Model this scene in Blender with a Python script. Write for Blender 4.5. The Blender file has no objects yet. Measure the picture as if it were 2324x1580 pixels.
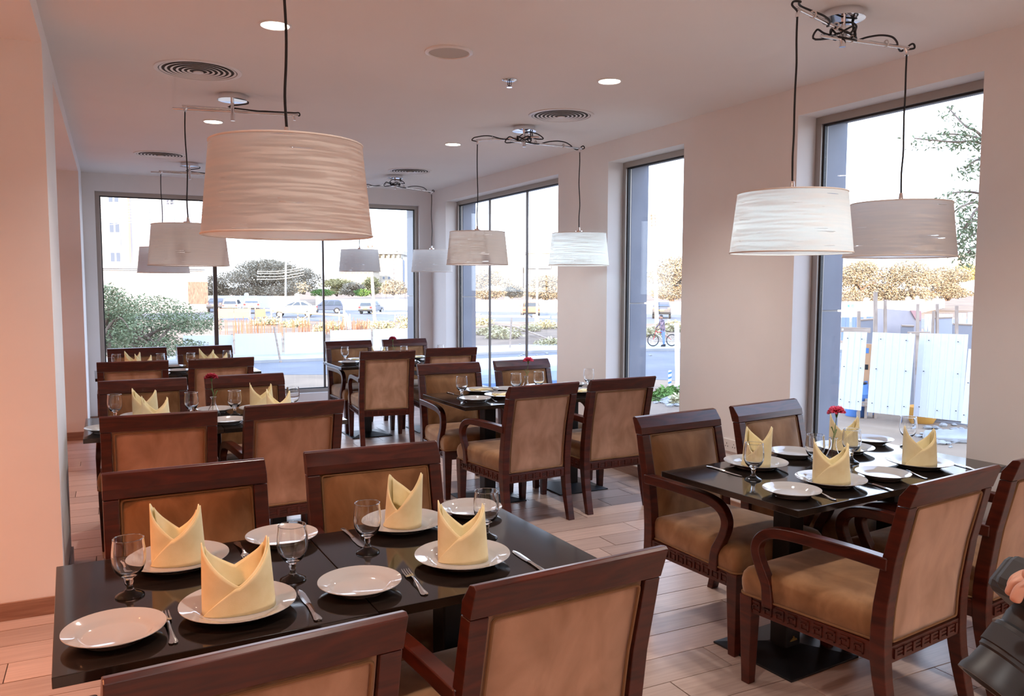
import bpy, math, random
from math import sin, cos, pi, radians as RAD
from mathutils import Vector, Matrix
random.seed(7)
S = bpy.context.scene
COL = S.collection

# ------------------------------------------------------------------ camera, sky, sun, lamps, exposure
CAM_H, F_PX, YAW, PITCH, ROLL = 1.579, 1843.9, .4586, .0789, .0028
_f = Vector((sin(YAW)*cos(PITCH), cos(YAW)*cos(PITCH), -sin(PITCH)))
_r0 = Vector((cos(YAW), -sin(YAW), 0)); _u0 = _r0.cross(_f)
CR = _r0*cos(ROLL) + _u0*sin(ROLL); CU = _u0*cos(ROLL) - _r0*sin(ROLL); CF = _f
CP = Vector((0, 0, CAM_H))
cd = bpy.data.cameras.new('camera'); cam = bpy.data.objects.new('camera', cd); COL.objects.link(cam)
cd.sensor_fit = 'HORIZONTAL'; cd.sensor_width = 36; cd.lens = F_PX/2324*36; cd.clip_start = .05; cd.clip_end = 900
m = Matrix((CR, CU, -CF)).transposed().to_4x4(); m.translation = CP; cam.matrix_world = m
S.camera = cam

W = bpy.data.worlds.new('sky'); S.world = W; W.use_nodes = True
wn = W.node_tree.nodes; wl = W.node_tree.links
bg = wn['Background']
tc = wn.new('ShaderNodeTexCoord'); sx = wn.new('ShaderNodeSeparateXYZ'); rp = wn.new('ShaderNodeValToRGB')
wl.new(tc.outputs['Generated'], sx.inputs[0]); wl.new(sx.outputs['Z'], rp.inputs[0]); wl.new(rp.outputs[0], bg.inputs[0])
rp.color_ramp.elements[0].position = 0; rp.color_ramp.elements[0].color = (.82, .88, 1, 1)
rp.color_ramp.elements[1].position = .8; rp.color_ramp.elements[1].color = (.5, .66, 1, 1)
bg.inputs[1].default_value = 2.6

def light(name, kind, loc, energy, color, rot=(0, 0, 0), **kw):
    d = bpy.data.lights.new(name, kind); d.energy = energy; d.color = color
    for k, v in kw.items(): setattr(d, k, v)
    o = bpy.data.objects.new(name, d); COL.objects.link(o); o.location = loc; o.rotation_euler = rot
    return o
sd = Vector((.60, .78, -.185)).normalized()
light('sun', 'SUN', (0, -20, 30), 9, (1, .76, .52), sd.to_track_quat('-Z', 'Y').to_euler(), angle=.01)
WARM = (1, .92, .86)   # lamps over the tables; the hall at the left has warmer ones
HALLC = (1, .36, .15)
DOWN = 38      # every ceiling downlight of the room
SPOTS = [(.733, 4.0), (.733, 6.55), (2.706, 4.18), (2.706, 6.65), (.733, 1.45), (2.706, 1.6), (.733, -1.1), (2.706, -1.0)]
HALL = [(-1.5, 1.4), (-2.6, 3.0), (-1.3, 2.9), (-1.6, -.8), (-2.2, 5.9), (-2.2, 8.2)]
for i, (x, y) in enumerate(SPOTS):
    light('downlight_lamp', 'SPOT', (x, y, 2.765), DOWN*(5.2 if y < 0 else 1.2 if y < 2 else 1.55), (1, .98, .96) if y < 0 else (1, .91, .83) if y < 2 else WARM, spot_size=RAD(125), spot_blend=1, shadow_soft_size=.05)
for x, y in HALL:
    light('downlight_lamp', 'SPOT', (x, y, 2.65), 86, HALLC, spot_size=RAD(140), spot_blend=1, shadow_soft_size=.06)

S.view_settings.view_transform = 'Standard'; S.view_settings.look = 'None'
S.view_settings.exposure = 1.03; S.view_settings.gamma = 1; S.view_settings.use_curve_mapping = False
S.cycles.use_denoising = True
S.cycles.max_bounces = 10; S.cycles.diffuse_bounces = 5; S.cycles.glossy_bounces = 4
S.cycles.transmission_bounces = 10; S.cycles.transparent_max_bounces = 16
S.cycles.caustics_reflective = False; S.cycles.caustics_refractive = False
S.cycles.sample_clamp_indirect = 6

# ------------------------------------------------------------------ helpers
GZ = -2.0                                        # street level lies two metres below the dining floor
def ray(x, y): return CR*((x-1162)/F_PX) + CU*(-(y-790)/F_PX) + CF
def gp(x, y, z=GZ):
    w = ray(x, y); p = CP + w*((z-CAM_H)/w.z); return Vector((p.x, p.y, z))
def at(x, y, d): return CP + ray(x, y)*d

class MB:
    def __init__(s): s.v = []; s.f = []
    def add(s, vs, fs):
        n = len(s.v); s.v += [tuple(v) for v in vs]; s.f += [tuple(i+n for i in f) for f in fs]; return s
    def box(s, c, d, rz=0, rx=0, ry=0):
        M = Matrix.Translation(c) @ Matrix.Rotation(rz, 4, 'Z') @ Matrix.Rotation(ry, 4, 'Y') @ Matrix.Rotation(rx, 4, 'X')
        vs = [M @ Vector((x*d[0]/2, y*d[1]/2, z*d[2]/2)) for z in (-1, 1) for y in (-1, 1) for x in (-1, 1)]
        return s.add(vs, [(0, 2, 3, 1), (4, 5, 7, 6), (0, 1, 5, 4), (2, 6, 7, 3), (0, 4, 6, 2), (1, 3, 7, 5)])
    def bb(s, x0, x1, y0, y1, z0, z1): return s.box(((x0+x1)/2, (y0+y1)/2, (z0+z1)/2), (x1-x0, y1-y0, z1-z0))
    def loft(s, rings, cap=True, closed=False):
        n = len(rings[0]); vs = [p for r in rings for p in r]; fs = []
        m = len(rings)
        for i in range(m if closed else m-1):
            a = i*n; b = ((i+1) % m)*n
            for j in range(n): fs.append((a+j, a+(j+1) % n, b+(j+1) % n, b+j))
        if cap and not closed: fs += [tuple(range(n-1, -1, -1)), tuple(range((m-1)*n, m*n))]
        return s.add(vs, fs)
    def prism(s, poly, a, b, fn):
        """polygon extruded from a to b; fn(u, v, t) -> point"""
        return s.loft([[fn(u, v, a) for u, v in poly], [fn(u, v, b) for u, v in poly]])
    def lathe(s, prof, n=24, c=(0, 0, 0), closed=False):
        rings = [[(c[0]+r*cos(2*pi*j/n), c[1]+r*sin(2*pi*j/n), c[2]+z) for j in range(n)] for r, z in prof]
        return s.loft(rings, cap=not closed, closed=closed)
    def tube(s, pts, r, n=8, closed=False):
        P = [Vector(p) for p in pts]; rings = []; m = len(P)
        ref = None
        for i, p in enumerate(P):
            if closed: t = P[(i+1) % m]-P[i-1]
            else: t = P[min(i+1, m-1)]-P[max(i-1, 0)]
            t.normalize()
            if ref is None: ref = Vector((0, 0, 1)) if abs(t.z) < .9 else Vector((1, 0, 0))
            a = (ref - t*ref.dot(t)).normalized(); b = t.cross(a); ref = a
            rr = r[i] if isinstance(r, (list, tuple)) else r
            rings.append([p + a*(rr*cos(2*pi*j/n)) + b*(rr*sin(2*pi*j/n)) for j in range(n)])
        return s.loft(rings, cap=not closed, closed=closed)
    def disc(s, c, r, n=20, up=False):
        vs = [(c[0]+r*cos(2*pi*j/n), c[1]+r*sin(2*pi*j/n), c[2]) for j in range(n)]
        return s.add(vs, [tuple(range(n)) if up else tuple(range(n-1, -1, -1))])
def spline(pts, k=6, closed=False):
    P = [Vector(p) for p in pts]; n = len(P); out = []
    for i in range(n if closed else n-1):
        if closed: a, b, c, d = P[i-1], P[i], P[(i+1) % n], P[(i+2) % n]
        else: a, b, c, d = P[max(i-1, 0)], P[i], P[i+1], P[min(i+2, n-1)]
        for j in range(k):
            t = j/k
            out.append(.5*((2*b) + (c-a)*t + (2*a-5*b+4*c-d)*t*t + (3*b-a-3*c+d)*t**3))
    if not closed: out.append(P[-1])
    return out

def obj(name, mb, mat, parent=None, smooth=False, bevel=0, loc=None, angle=40):
    if isinstance(mb, MB):
        me = bpy.data.meshes.new(name); me.from_pydata(mb.v, [], mb.f); me.update()
        me.materials.append(mat)
        if smooth:
            me.polygons.foreach_set('use_smooth', [True]*len(me.polygons))
            try: me.set_sharp_from_angle(angle=RAD(angle))
            except Exception: pass
    else: me = mb
    o = bpy.data.objects.new(name, me); COL.objects.link(o)
    if bevel:
        b = o.modifiers.new('bevel', 'BEVEL'); b.width = bevel; b.segments = 2; b.limit_method = 'ANGLE'; b.angle_limit = RAD(35)
    if parent is not None: o.parent = parent
    if loc is not None: o.location = loc
    return o
def tag(o, label, cat, group=None):
    o['label'] = label; o['category'] = cat
    if group: o['group'] = group
    return o
def thing(name, label, cat, loc=(0, 0, 0), rz=0, group=None):
    o = bpy.data.objects.new(name, None); COL.objects.link(o); o.location = loc; o.rotation_euler = (0, 0, rz)
    o.empty_display_size = .1
    return tag(o, label, cat, group)
def struct(name, mb, mat, parent=None, **k):
    o = obj(name, mb, mat, parent, **k); o['kind'] = 'structure'; return o
KIDS = {}
def kids(o):
    return [c for c in o.children]
def dup(root, loc, rz, label, group=None):
    def cp(o, par):
        c = o.copy(); COL.objects.link(c)
        if par is not None: c.parent = par
        return c
    r = cp(root, None); r.location = loc; r.rotation_euler = (0, 0, rz); r['label'] = label
    if group: r['group'] = group
    for ch in kids(root):
        c = cp(ch, r)
        for g in kids(ch): cp(g, c)
    return r

# ------------------------------------------------------------------ materials
def mat(name, col, rough=.5, metal=0, spec=.5, **k):
    M = bpy.data.materials.new(name); M.use_nodes = True; b = M.node_tree.nodes['Principled BSDF']
    b.inputs['Base Color'].default_value = (*col, 1); b.inputs['Roughness'].default_value = rough
    b.inputs['Metallic'].default_value = metal; b.inputs['Specular IOR Level'].default_value = spec
    for a, v in k.items(): b.inputs[a.replace('_', ' ')].default_value = v
    return M
def noisy(M, c1, c2, scale=(8, 8, 8), detail=4, bump=0, lo=.35, hi=.65, dist=0, rand=0, coord='Object', bscale=None):
    nt = M.node_tree; N = nt.nodes; L = nt.links; b = N['Principled BSDF']
    t = N.new('ShaderNodeTexCoord'); mp = N.new('ShaderNodeMapping'); mp.inputs['Scale'].default_value = scale
    no = N.new('ShaderNodeTexNoise'); no.inputs['Scale'].default_value = 1; no.inputs['Detail'].default_value = detail
    no.inputs['Distortion'].default_value = dist
    r = N.new('ShaderNodeValToRGB'); r.color_ramp.elements[0].position = lo; r.color_ramp.elements[1].position = hi
    r.color_ramp.elements[0].color = (*c1, 1); r.color_ramp.elements[1].color = (*c2, 1)
    L.new(t.outputs[coord], mp.inputs[0]); L.new(mp.outputs[0], no.inputs[0]); L.new(no.outputs[0], r.inputs[0])
    out = r.outputs[0]
    if rand:
        oi = N.new('ShaderNodeObjectInfo'); h = N.new('ShaderNodeHueSaturation'); mr = N.new('ShaderNodeMapRange')
        mr.inputs['To Min'].default_value = 1-rand; mr.inputs['To Max'].default_value = 1+rand
        L.new(oi.outputs['Random'], mr.inputs[0]); L.new(mr.outputs[0], h.inputs['Value']); L.new(out, h.inputs['Color']); out = h.outputs[0]
        ad = N.new('ShaderNodeVectorMath'); ad.operation = 'ADD'; sc = N.new('ShaderNodeMath'); sc.operation = 'MULTIPLY'; sc.inputs[1].default_value = 37
        L.new(oi.outputs['Random'], sc.inputs[0]); L.new(mp.outputs[0], ad.inputs[0]); L.new(sc.outputs[0], ad.inputs[1]); L.new(ad.outputs[0], no.inputs[0])
    L.new(out, b.inputs['Base Color'])
    if bump:
        bp = N.new('ShaderNodeBump'); bp.inputs['Strength'].default_value = bump; bp.inputs['Distance'].default_value = .01
        src = no
        if bscale:
            src = N.new('ShaderNodeTexNoise'); src.inputs['Scale'].default_value = bscale; L.new(t.outputs[coord], src.inputs[0])
        L.new(src.outputs[0], bp.inputs['Height']); L.new(bp.outputs[0], b.inputs['Normal'])
    return M
M = {}
M['wall'] = noisy(mat('wall_paint', (.80, .77, .74), .75, spec=.25), (.785, .77, .76), (.825, .81, .80), (1.5,)*3)
M['ceil'] = noisy(mat('ceiling_paint', (.82, .79, .76), .8, spec=.2), (.80, .785, .775), (.83, .815, .805), (1,)*3)
M['plank'] = noisy(mat('wood_look_tile', (.5, .33, .24), .33, spec=.5), (.40, .285, .235), (.51, .375, .315), (3, 60, 20), 5, .03, .3, .7, .6, rand=.16)
M['grout'] = mat('grout', (.2, .14, .11), .8)
M['skirt'] = noisy(mat('skirting_tile', (.28, .15, .10), .4), (.24, .125, .085), (.33, .19, .13), (4, 4, 60), 4)
M['alu'] = mat('window_aluminium', (.40, .37, .34), .45, .6)
M['gasket'] = mat('gasket_rubber', (.012, .014, .018), .5)
M['mull'] = mat('dark_mullion', (.10, .085, .08), .35, .5)
M['clad'] = noisy(mat('grey_cladding', (.33, .36, .44), .45), (.17, .19, .25), (.21, .23, .29), (3,)*3)
M['wood'] = noisy(mat('mahogany_wood', (.10, .028, .014), .28, spec=.4), (.030, .005, .003), (.088, .015, .007), (5, 5, 28), 5, 0, .3, .72, 1.2)
M['fabric'] = noisy(mat('velvet_fabric', (.30, .17, .09), .9, spec=.15, Sheen_Weight=.55, Sheen_Roughness=.45, Sheen_Tint=(1, .85, .72, 1)), (.165, .075, .029), (.335, .175, .082), (9, 9, 5), 7, .12, .32, .68, .5, bscale=700)
M['fabric_lit_back'] = noisy(mat('velvet_fabric_lit_back', (.4, .25, .15), .9, spec=.15, Sheen_Weight=.9, Sheen_Roughness=.5, Sheen_Tint=(1, .88, .8, 1)), (.29, .15, .08), (.48, .28, .18), (9, 9, 5), 7, .10, .32, .68, .5, bscale=700)  # same velvet in a paler colour: light on the chair backs painted in
M['piping'] = mat('piping_cord', (.20, .10, .04), .85)
M['wenge'] = noisy(mat('wenge_tabletop', (.02, .014, .011), .085, spec=.6), (.007, .005, .004), (.022, .015, .012), (4, 45, 10), 5, 0, .3, .75, .8)
M['iron'] = mat('black_iron', (.012, .012, .014), .42, .3)
M['china'] = mat('white_china', (.45, .445, .44), .06, spec=.8)
M['napkin'] = noisy(mat('yellow_linen', (.86, .66, .26), .85, spec=.15, Sheen_Weight=.2), (.86, .74, .42), (.90, .79, .48), (30,)*3, 2, .15, bscale=900)
M['steel'] = mat('polished_steel', (.72, .71, .70), .16, 1)
M['chrome'] = mat('chrome', (.80, .80, .82), .07, 1)
M['cord'] = mat('black_cord', (.010, .010, .012), .6)
M['black'] = mat('matte_black', (.012, .012, .013), .5)
M['white'] = mat('white_plastic', (.78, .76, .74), .4)
M['grille'] = mat('speaker_grille', (.5, .46, .41), .7)
M['duct'] = mat('duct_dark', (.06, .055, .05), .8)
M['gold'] = mat('brass', (.7, .45, .15), .3, 1)
def glass(name, tint=(1, 1, 1), ior=1.45):
    g = mat(name, tint, 0); b = g.node_tree.nodes['Principled BSDF']
    b.inputs['Transmission Weight'].default_value = 1; b.inputs['IOR'].default_value = ior
    return g
M['glass'] = glass('drinking_glass', (.985, .99, .99))
def pane_mat(name, tint, refl=1.25):
    g = bpy.data.materials.new(name); g.use_nodes = True; N = g.node_tree.nodes; L = g.node_tree.links; N.remove(N['Principled BSDF'])
    t = N.new('ShaderNodeBsdfTransparent'); t.inputs[0].default_value = (*tint, 1); gl = N.new('ShaderNodeBsdfGlossy'); gl.inputs['Roughness'].default_value = .01
    lw = N.new('ShaderNodeLayerWeight'); lw.inputs[0].default_value = .5; pw = N.new('ShaderNodeMath'); pw.operation = 'POWER'; pw.inputs[1].default_value = 4
    fr = N.new('ShaderNodeMath'); fr.operation = 'MULTIPLY_ADD'; fr.inputs[1].default_value = .4; fr.inputs[2].default_value = .025; mx = N.new('ShaderNodeMixShader')
    L.new(lw.outputs['Facing'], pw.inputs[0]); L.new(pw.outputs[0], fr.inputs[0]); L.new(fr.outputs[0], mx.inputs[0]); L.new(t.outputs[0], mx.inputs[1]); L.new(gl.outputs[0], mx.inputs[2]); L.new(mx.outputs[0], N['Material Output'].inputs[0])
    return g
M['pane'] = pane_mat('window_glass', (.95, .97, .98))
def emit(name, col, s):
    g = bpy.data.materials.new(name); g.use_nodes = True; b = g.node_tree.nodes['Principled BSDF']
    b.inputs['Base Color'].default_value = (.8, .8, .8, 1); b.inputs['Emission Color'].default_value = (*col, 1); b.inputs['Emission Strength'].default_value = s; return g
M['led'] = emit('downlight_glow', (1, .87, .7), 9)
M['bulb'] = emit('bulb_glow', (.86, .95, 1), 3)
M['bulb_off'] = mat('bulb_off', (.8, .8, .78), .3)
def shade_mat():
    g = bpy.data.materials.new('string_shade'); g.use_nodes = True; N = g.node_tree.nodes; L = g.node_tree.links; N.remove(N['Principled BSDF'])
    t = N.new('ShaderNodeTexCoord'); s = N.new('ShaderNodeSeparateXYZ'); a = N.new('ShaderNodeMath'); a.operation = 'ARCTAN2'
    L.new(t.outputs['Object'], s.inputs[0]); L.new(s.outputs['Y'], a.inputs[0]); L.new(s.outputs['X'], a.inputs[1])
    cx = N.new('ShaderNodeCombineXYZ')
    def mul(src, k):
        mm = N.new('ShaderNodeMath'); mm.operation = 'MULTIPLY'; mm.inputs[1].default_value = k; L.new(src, mm.inputs[0]); return mm.outputs[0]
    L.new(mul(s.outputs['X'], 6), cx.inputs[0]); L.new(mul(s.outputs['Y'], 6), cx.inputs[1]); L.new(mul(s.outputs['Z'], 120), cx.inputs[2])
    no = N.new('ShaderNodeTexNoise'); no.inputs['Scale'].default_value = 1; no.inputs['Detail'].default_value = 1.5
    L.new(cx.outputs[0], no.inputs[0])
    r = N.new('ShaderNodeValToRGB'); r.color_ramp.elements[0].position = .40; r.color_ramp.elements[1].position = .58
    r.color_ramp.elements[0].color = (.46, .46, .46, 1); r.color_ramp.elements[1].color = (.76, .76, .76, 1)
    L.new(no.outputs[0], r.inputs[0])
    d = N.new('ShaderNodeBsdfDiffuse'); d.inputs[0].default_value = (.84, .80, .76, 1)
    tr = N.new('ShaderNodeBsdfTranslucent'); tr.inputs[0].default_value = (.74, .73, .71, 1)
    m1 = N.new('ShaderNodeMixShader'); L.new(r.outputs[0], m1.inputs[0]); L.new(d.outputs[0], m1.inputs[1]); L.new(tr.outputs[0], m1.inputs[2])
    n2 = N.new('ShaderNodeTexNoise'); n2.inputs['Scale'].default_value = 1.7; n2.inputs['Detail'].default_value = 0; L.new(cx.outputs[0], n2.inputs[0])
    r2 = N.new('ShaderNodeMath'); r2.operation = 'GREATER_THAN'; r2.inputs[1].default_value = .80; L.new(n2.outputs[0], r2.inputs[0])
    tp = N.new('ShaderNodeBsdfTransparent'); m2 = N.new('ShaderNodeMixShader')
    L.new(r2.outputs[0], m2.inputs[0]); L.new(m1.outputs[0], m2.inputs[1]); L.new(tp.outputs[0], m2.inputs[2]); L.new(m2.outputs[0], N['Material Output'].inputs[0])
    return g
M['shade'] = shade_mat()
M['hem'] = mat('shade_hem', (.76, .70, .65), .8)

# ------------------------------------------------------------------ room shell
XR, XO, YB, YO, ZC, ZS, XL = 3.83, 4.225, 10.16, 10.6, 2.785, 2.67, -.244
ZH, SILL = 2.614, .27
X0, Y0 = -3.6, -2.8
fl = struct('floor', MB().bb(X0-.2, XO, Y0-.2, YO, -.25, -.012), M['grout'])
PW, PL, G = .19, .90, .0022
pm = MB().box((0, 0, -.006), (PL-2*G, PW-2*G, .012)); plank0 = None; rest = MB(); npl = 0
row = 0; y = Y0
cells = []
while y < YB:
    off = [.0, .31, .62, .15, .47, .78][row % 6]
    x = X0 - PL + off
    while x < XR:
        a, b = max(x, X0), min(x+PL, XR)
        if b-a > .04: cells.append((a, b, y, min(y+PW, YB)))
        x += PL
    y += PW; row += 1
def cell_seen(c):
    xm, ym = (c[0]+c[1])/2, (c[2]+c[3])/2
    d = Vector((xm, ym, 0))-CP; z = d.dot(CF)
    if z < .8: return 1e9
    px = 1162+F_PX*d.dot(CR)/z; py = 790-F_PX*d.dot(CU)/z
    if not (-150 < px < 2480 and py < 1750) or xm < -.75: return 1e9
    return z
cells.sort(key=cell_seen)
for i, (a, b, c, d) in enumerate(cells):
    if i < 290 and cell_seen((a, b, c, d)) < 1e8:
        o = bpy.data.objects.new('plank', None) if 0 else None
        if abs(b-a-PL) < 1e-4 and abs(d-c-PW) < 1e-4:
            if plank0 is None: plank0 = obj('plank', pm, M['plank'], fl); me = plank0.data; o = plank0
            else: o = obj('plank', plank0.data, None, fl)
            o.location = ((a+b)/2, (c+d)/2, random.uniform(-.0006, .0006))
        else: obj('plank', MB().box(((0, 0, -.006)), (b-a-2*G, d-c-2*G, .012)), M['plank'], fl).location = ((a+b)/2, (c+d)/2, 0)
    else: rest.bb(a+G, b-G, c+G, d-G, -.012, 0)
o = obj('plank_field', rest, M['plank'], fl); o['kind'] = 'stuff'

struct('ceiling', MB().bb(XL, XO, Y0-.2, YO, ZC, ZC+.2), M['ceil'])
struct('trim_1', MB().bb(X0-.2, XL, Y0-.2, YO, ZS, ZC+.2), M['ceil'])            # lowered soffit over the left bay
struct('wall_left', MB().bb(X0-.2, X0, Y0-.2, YO, -.1, ZS), M['wall'])
struct('wall_rear', MB().bb(X0, XO, Y0-.2, Y0, -.1, ZC), M['wall'])
struct('wall_pillar', MB().bb(-1.75, XL, 4.36, 5.15, 0, ZS), M['wall'])
struct('wall_pier', MB().bb(-1.9, XL, 9.15, YB, 0, ZS), M['wall'])
WIN = {1: (6.78, 9.66), 2: (4.90, 5.92), 3: (2.60, 3.79)}
b = MB(); ys = [Y0] + [v for k in (3, 2, 1) for v in WIN[k]] + [YO]
for i in range(0, len(ys), 2): b.bb(XR, XO, ys[i], ys[i+1], -.1, ZC)
for k in WIN:
    b.bb(XR, XO, WIN[k][0], WIN[k][1], ZH, ZC); b.bb(XR, XO, WIN[k][0], WIN[k][1], -.1, SILL)
struct('wall_right', b, M['wall'])
BX0, BX1, BZ1, BZ0 = -.12, 3.66, 2.59, .21
b = MB().bb(X0, BX0, YB, YO, -.1, ZC).bb(BX1, XR, YB, YO, -.1, ZC).bb(BX0, BX1, YB, YO, BZ1, ZC).bb(BX0, BX1, YB, YO, -.1, BZ0)
struct('wall_back', b, M['wall'])
# unseen mass added above to shade the ground outside; below, the building's lower storey
struct('wall_upper_shade_mass', MB().bb(-24, XO, -16, YO, ZC+.21, 9.2), M['clad'])
struct('wall_lower_storey', MB().bb(-24, XO, -16, YO, GZ, -.26), M['clad'])
# skirting
b = MB().bb(XR-.012, XR, Y0, YB, 0, .085); struct('baseboard_right', b, M['skirt'], bevel=.002)
struct('baseboard_back', MB().bb(XL, XR, YB-.012, YB, 0, .085), M['skirt'], bevel=.002)
struct('baseboard_pillar', MB().bb(-1.75, XL+.012, 4.348, 4.36, 0, .085).bb(XL, XL+.012, 4.36, 5.15, 0, .085), M['skirt'], bevel=.002)
struct('baseboard_pier', MB().bb(-1.9, XL+.012, 9.138, 9.15, 0, .085).bb(XL, XL+.012, 9.15, YB, 0, .085), M['skirt'], bevel=.002)
struct('baseboard_left', MB().bb(X0, X0+.012, Y0, YO, 0, .085), M['skirt'])

def window(n, axis, a0, a1, z0, z1, plane, mull, out):
    """axis 'x': window in a wall of constant x spanning a0..a1 in y; axis 'y': constant y spanning x"""
    def bb(mb, u0, u1, d0, d1, zz0, zz1):
        return mb.bb(d0, d1, u0, u1, zz0, zz1) if axis == 'x' else mb.bb(u0, u1, d0, d1, zz0, zz1)
    t = .045; p0, p1 = plane-.03, plane+.03
    fr = MB(); bb(fr, a0, a1, p0, p1, z1-t, z1); bb(fr, a0, a1, p0, p1, z0, z0+t); bb(fr, a0, a0+t, p0, p1, z0+t, z1-t); bb(fr, a1-t, a1, p0, p1, z0+t, z1-t)
    w = struct('window_%d' % n, fr, M['alu'], bevel=.002)
    g = MB(); e = .012; q = t+e
    bb(g, a0+t, a1-t, plane-.012, plane+.012, z1-q, z1-t); bb(g, a0+t, a1-t, plane-.012, plane+.012, z0+t, z0+q)
    bb(g, a0+t, a0+q, plane-.012, plane+.012, z0+q, z1-q); bb(g, a1-q, a1-t, plane-.012, plane+.012, z0+q, z1-q)
    obj('gasket', g, M['gasket'], w)
    edges = [a0+q] + [m_ for m_, _ in mull] + [a1-q]
    for m_, wd in mull:
        obj('mullion', bb(MB(), m_-wd/2, m_+wd/2, plane-.01-wd*.3, plane+.01+wd*.3, z0+q, z1-q), M['mull'], w, bevel=.001)
    for i in range(len(edges)-1):
        h0 = (mull[i-1][1]/2 if i else 0); h1 = (mull[i][1]/2 if i < len(mull) else 0)
        obj('pane', bb(MB(), edges[i]+h0, edges[i+1]-h1, plane-.004, plane+.004, z0+q, z1-q), M['pane'], w)
    # outer cladding lining of the opening, in panels with an open joint
    for lo, hi in ((z0, 1.405), (1.417, z1)):
        obj('cladding_panel', bb(MB(), a0-.02, a0+.02, plane+.05, out, lo, hi), M['clad'], w)
        obj('cladding_panel', bb(MB(), a1-.02, a1+.012, plane+.05, out, lo, hi), M['clad'], w)
    obj('cladding_panel', bb(MB(), a0, a1, plane+.05, out, z1-.012, z1+.02), M['clad'], w)
    obj('sill_panel', bb(MB(), a0, a1, plane+.05, out+.03, z0-.03, z0+.008), M['clad'], w)
    return w
window(1, 'x', *WIN[1], SILL, ZH, 4.01, [(7.763, .012), (8.715, .012)], XO+.01)
window(2, 'x', *WIN[2], SILL, ZH, 4.01, [], XO+.01)
window(3, 'x', *WIN[3], SILL, ZH, 4.01, [], XO+.01)
window(4, 'y', BX0, BX1, BZ0, BZ1, 10.25, [(1.122, .045), (2.409, .022)], YO+.01)

# wall socket
t = thing('wall_socket', 'white double wall socket low on the right wall behind the window-side chair', 'socket', (XR, 4.315, .465))
obj('face_plate', MB().bb(-.012, 0, -.073, .073, -.043, .043), M['white'], t, bevel=.003)
for s in (-.036, .036):
    for dy, dz in ((0, .012), (-.011, -.008), (.011, -.008)):
        obj('pin_hole', MB().bb(-.0128, -.0115, s+dy-.0025, s+dy+.0025, dz-.004, dz+.004), M['black'], t)

# ------------------------------------------------------------------ ceiling fittings
def downlight(x, y, label):
    t = thing('downlight', label, 'downlight', (x, y, ZC), 0, 'recessed downlights in the ceiling')
    obj('trim_ring', MB().lathe([(.075, 0), (.075, -.004), (.066, -.006), (.062, -.001), (.062, 0)], 28), M['white'], t, smooth=True)
    obj('lens', MB().lathe([(.0005, -.003), (.062, -.003), (.062, -.001), (.0005, -.001)], 24), M['led'], t)
downlight(*SPOTS[0], 'glowing recessed downlight on the ceiling nearest the big left pendant cord')
downlight(*SPOTS[1], 'glowing recessed downlight behind the second left pendant fixture')
downlight(*SPOTS[2], 'glowing recessed downlight alone on the ceiling right of the sprinkler')
downlight(*SPOTS[3], 'small glowing recessed downlight left of the middle pendant fixture')
downlight(*SPOTS[4], 'glowing recessed downlight above and before the nearest left table')
downlight(*SPOTS[5], 'glowing recessed downlight before the table by the tall right window')

def diffuser(x, y, r, label):
    t = thing('air_diffuser', label, 'air vent', (x, y, ZC), 0, 'round ceiling air diffusers')
    obj('shade_disc', MB().disc((0, 0, -.0012), r*.93, 40), M['duct'], t)  # dark disc painted as the shade inside the duct
    obj('outer_ring', MB().lathe([(r, 0), (r, -.006), (r*.93, -.009), (r*.90, -.007), (r*.90, -.002)], 48, closed=True), M['white'], t, smooth=True)
    for k in range(6):
        q = r*(.88-.125*k)
        obj('cone_ring', MB().lathe([(q, -.0062-.0008*k), (q-.013, -.0040-.0008*k), (q-.013, -.0035-.0008*k), (q, -.0052-.0008*k)], 40, closed=True), M['white'], t, smooth=True)
    obj('centre_disc', MB().lathe([(.0005, -.018), (r*.12, -.017), (r*.12, -.010), (.0005, -.010)], 20), M['white'], t)
diffuser(.49, 5.03, .235, 'round white concentric air diffuser nearest the left front of the ceiling')
diffuser(.47, 8.45, .235, 'round white air diffuser at the back left above the rear left pendants')
diffuser(2.94, 5.17, .235, 'round air diffuser beside the middle pendant fixture by the windows')
diffuser(2.93, 8.42, .235, 'round air diffuser at the far end above the corner table')
def speaker(x, y, label):
    t = thing('ceiling_speaker', label, 'speaker', (x, y, ZC), 0, 'round ceiling speakers')
    obj('rim', MB().lathe([(.125, 0), (.125, -.007), (.108, -.012), (.104, -.006), (.104, 0)], 36), M['white'], t, smooth=True)
    obj('grille', MB().lathe([(.0005, -.007), (.104, -.007), (.104, -.003), (.0005, -.003)], 30), M['grille'], t)
speaker(1.624, 4.041, 'round grey ceiling speaker left of the sprinkler near the centre')
speaker(1.63, 7.03, 'round ceiling speaker partly hidden above the big left pendant shade')
speaker(1.75, 9.6, 'small round ceiling speaker at the back left of the corner pendant fixture')
t = thing('fire_sprinkler', 'small chrome fire sprinkler head on the ceiling', 'sprinkler', (2.163, 4.426, ZC))
obj('escutcheon', MB().lathe([(.045, 0), (.045, -.003), (.03, -.010), (.012, -.012), (.0005, -.012)], 24), M['chrome'], t, smooth=True)
obj('bulb_frame', MB().tube([(-.011, 0, -.010), (-.011, 0, -.03), (0, 0, -.042), (.011, 0, -.03), (.011, 0, -.010)], .0022).tube([(0, 0, -.01), (0, 0, -.04)], .003), M['black'], t, smooth=True)
obj('deflector', MB().lathe([(.0005, -.042), (.017, -.042), (.017, -.045), (.0005, -.045)], 12), M['chrome'], t)

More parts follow.
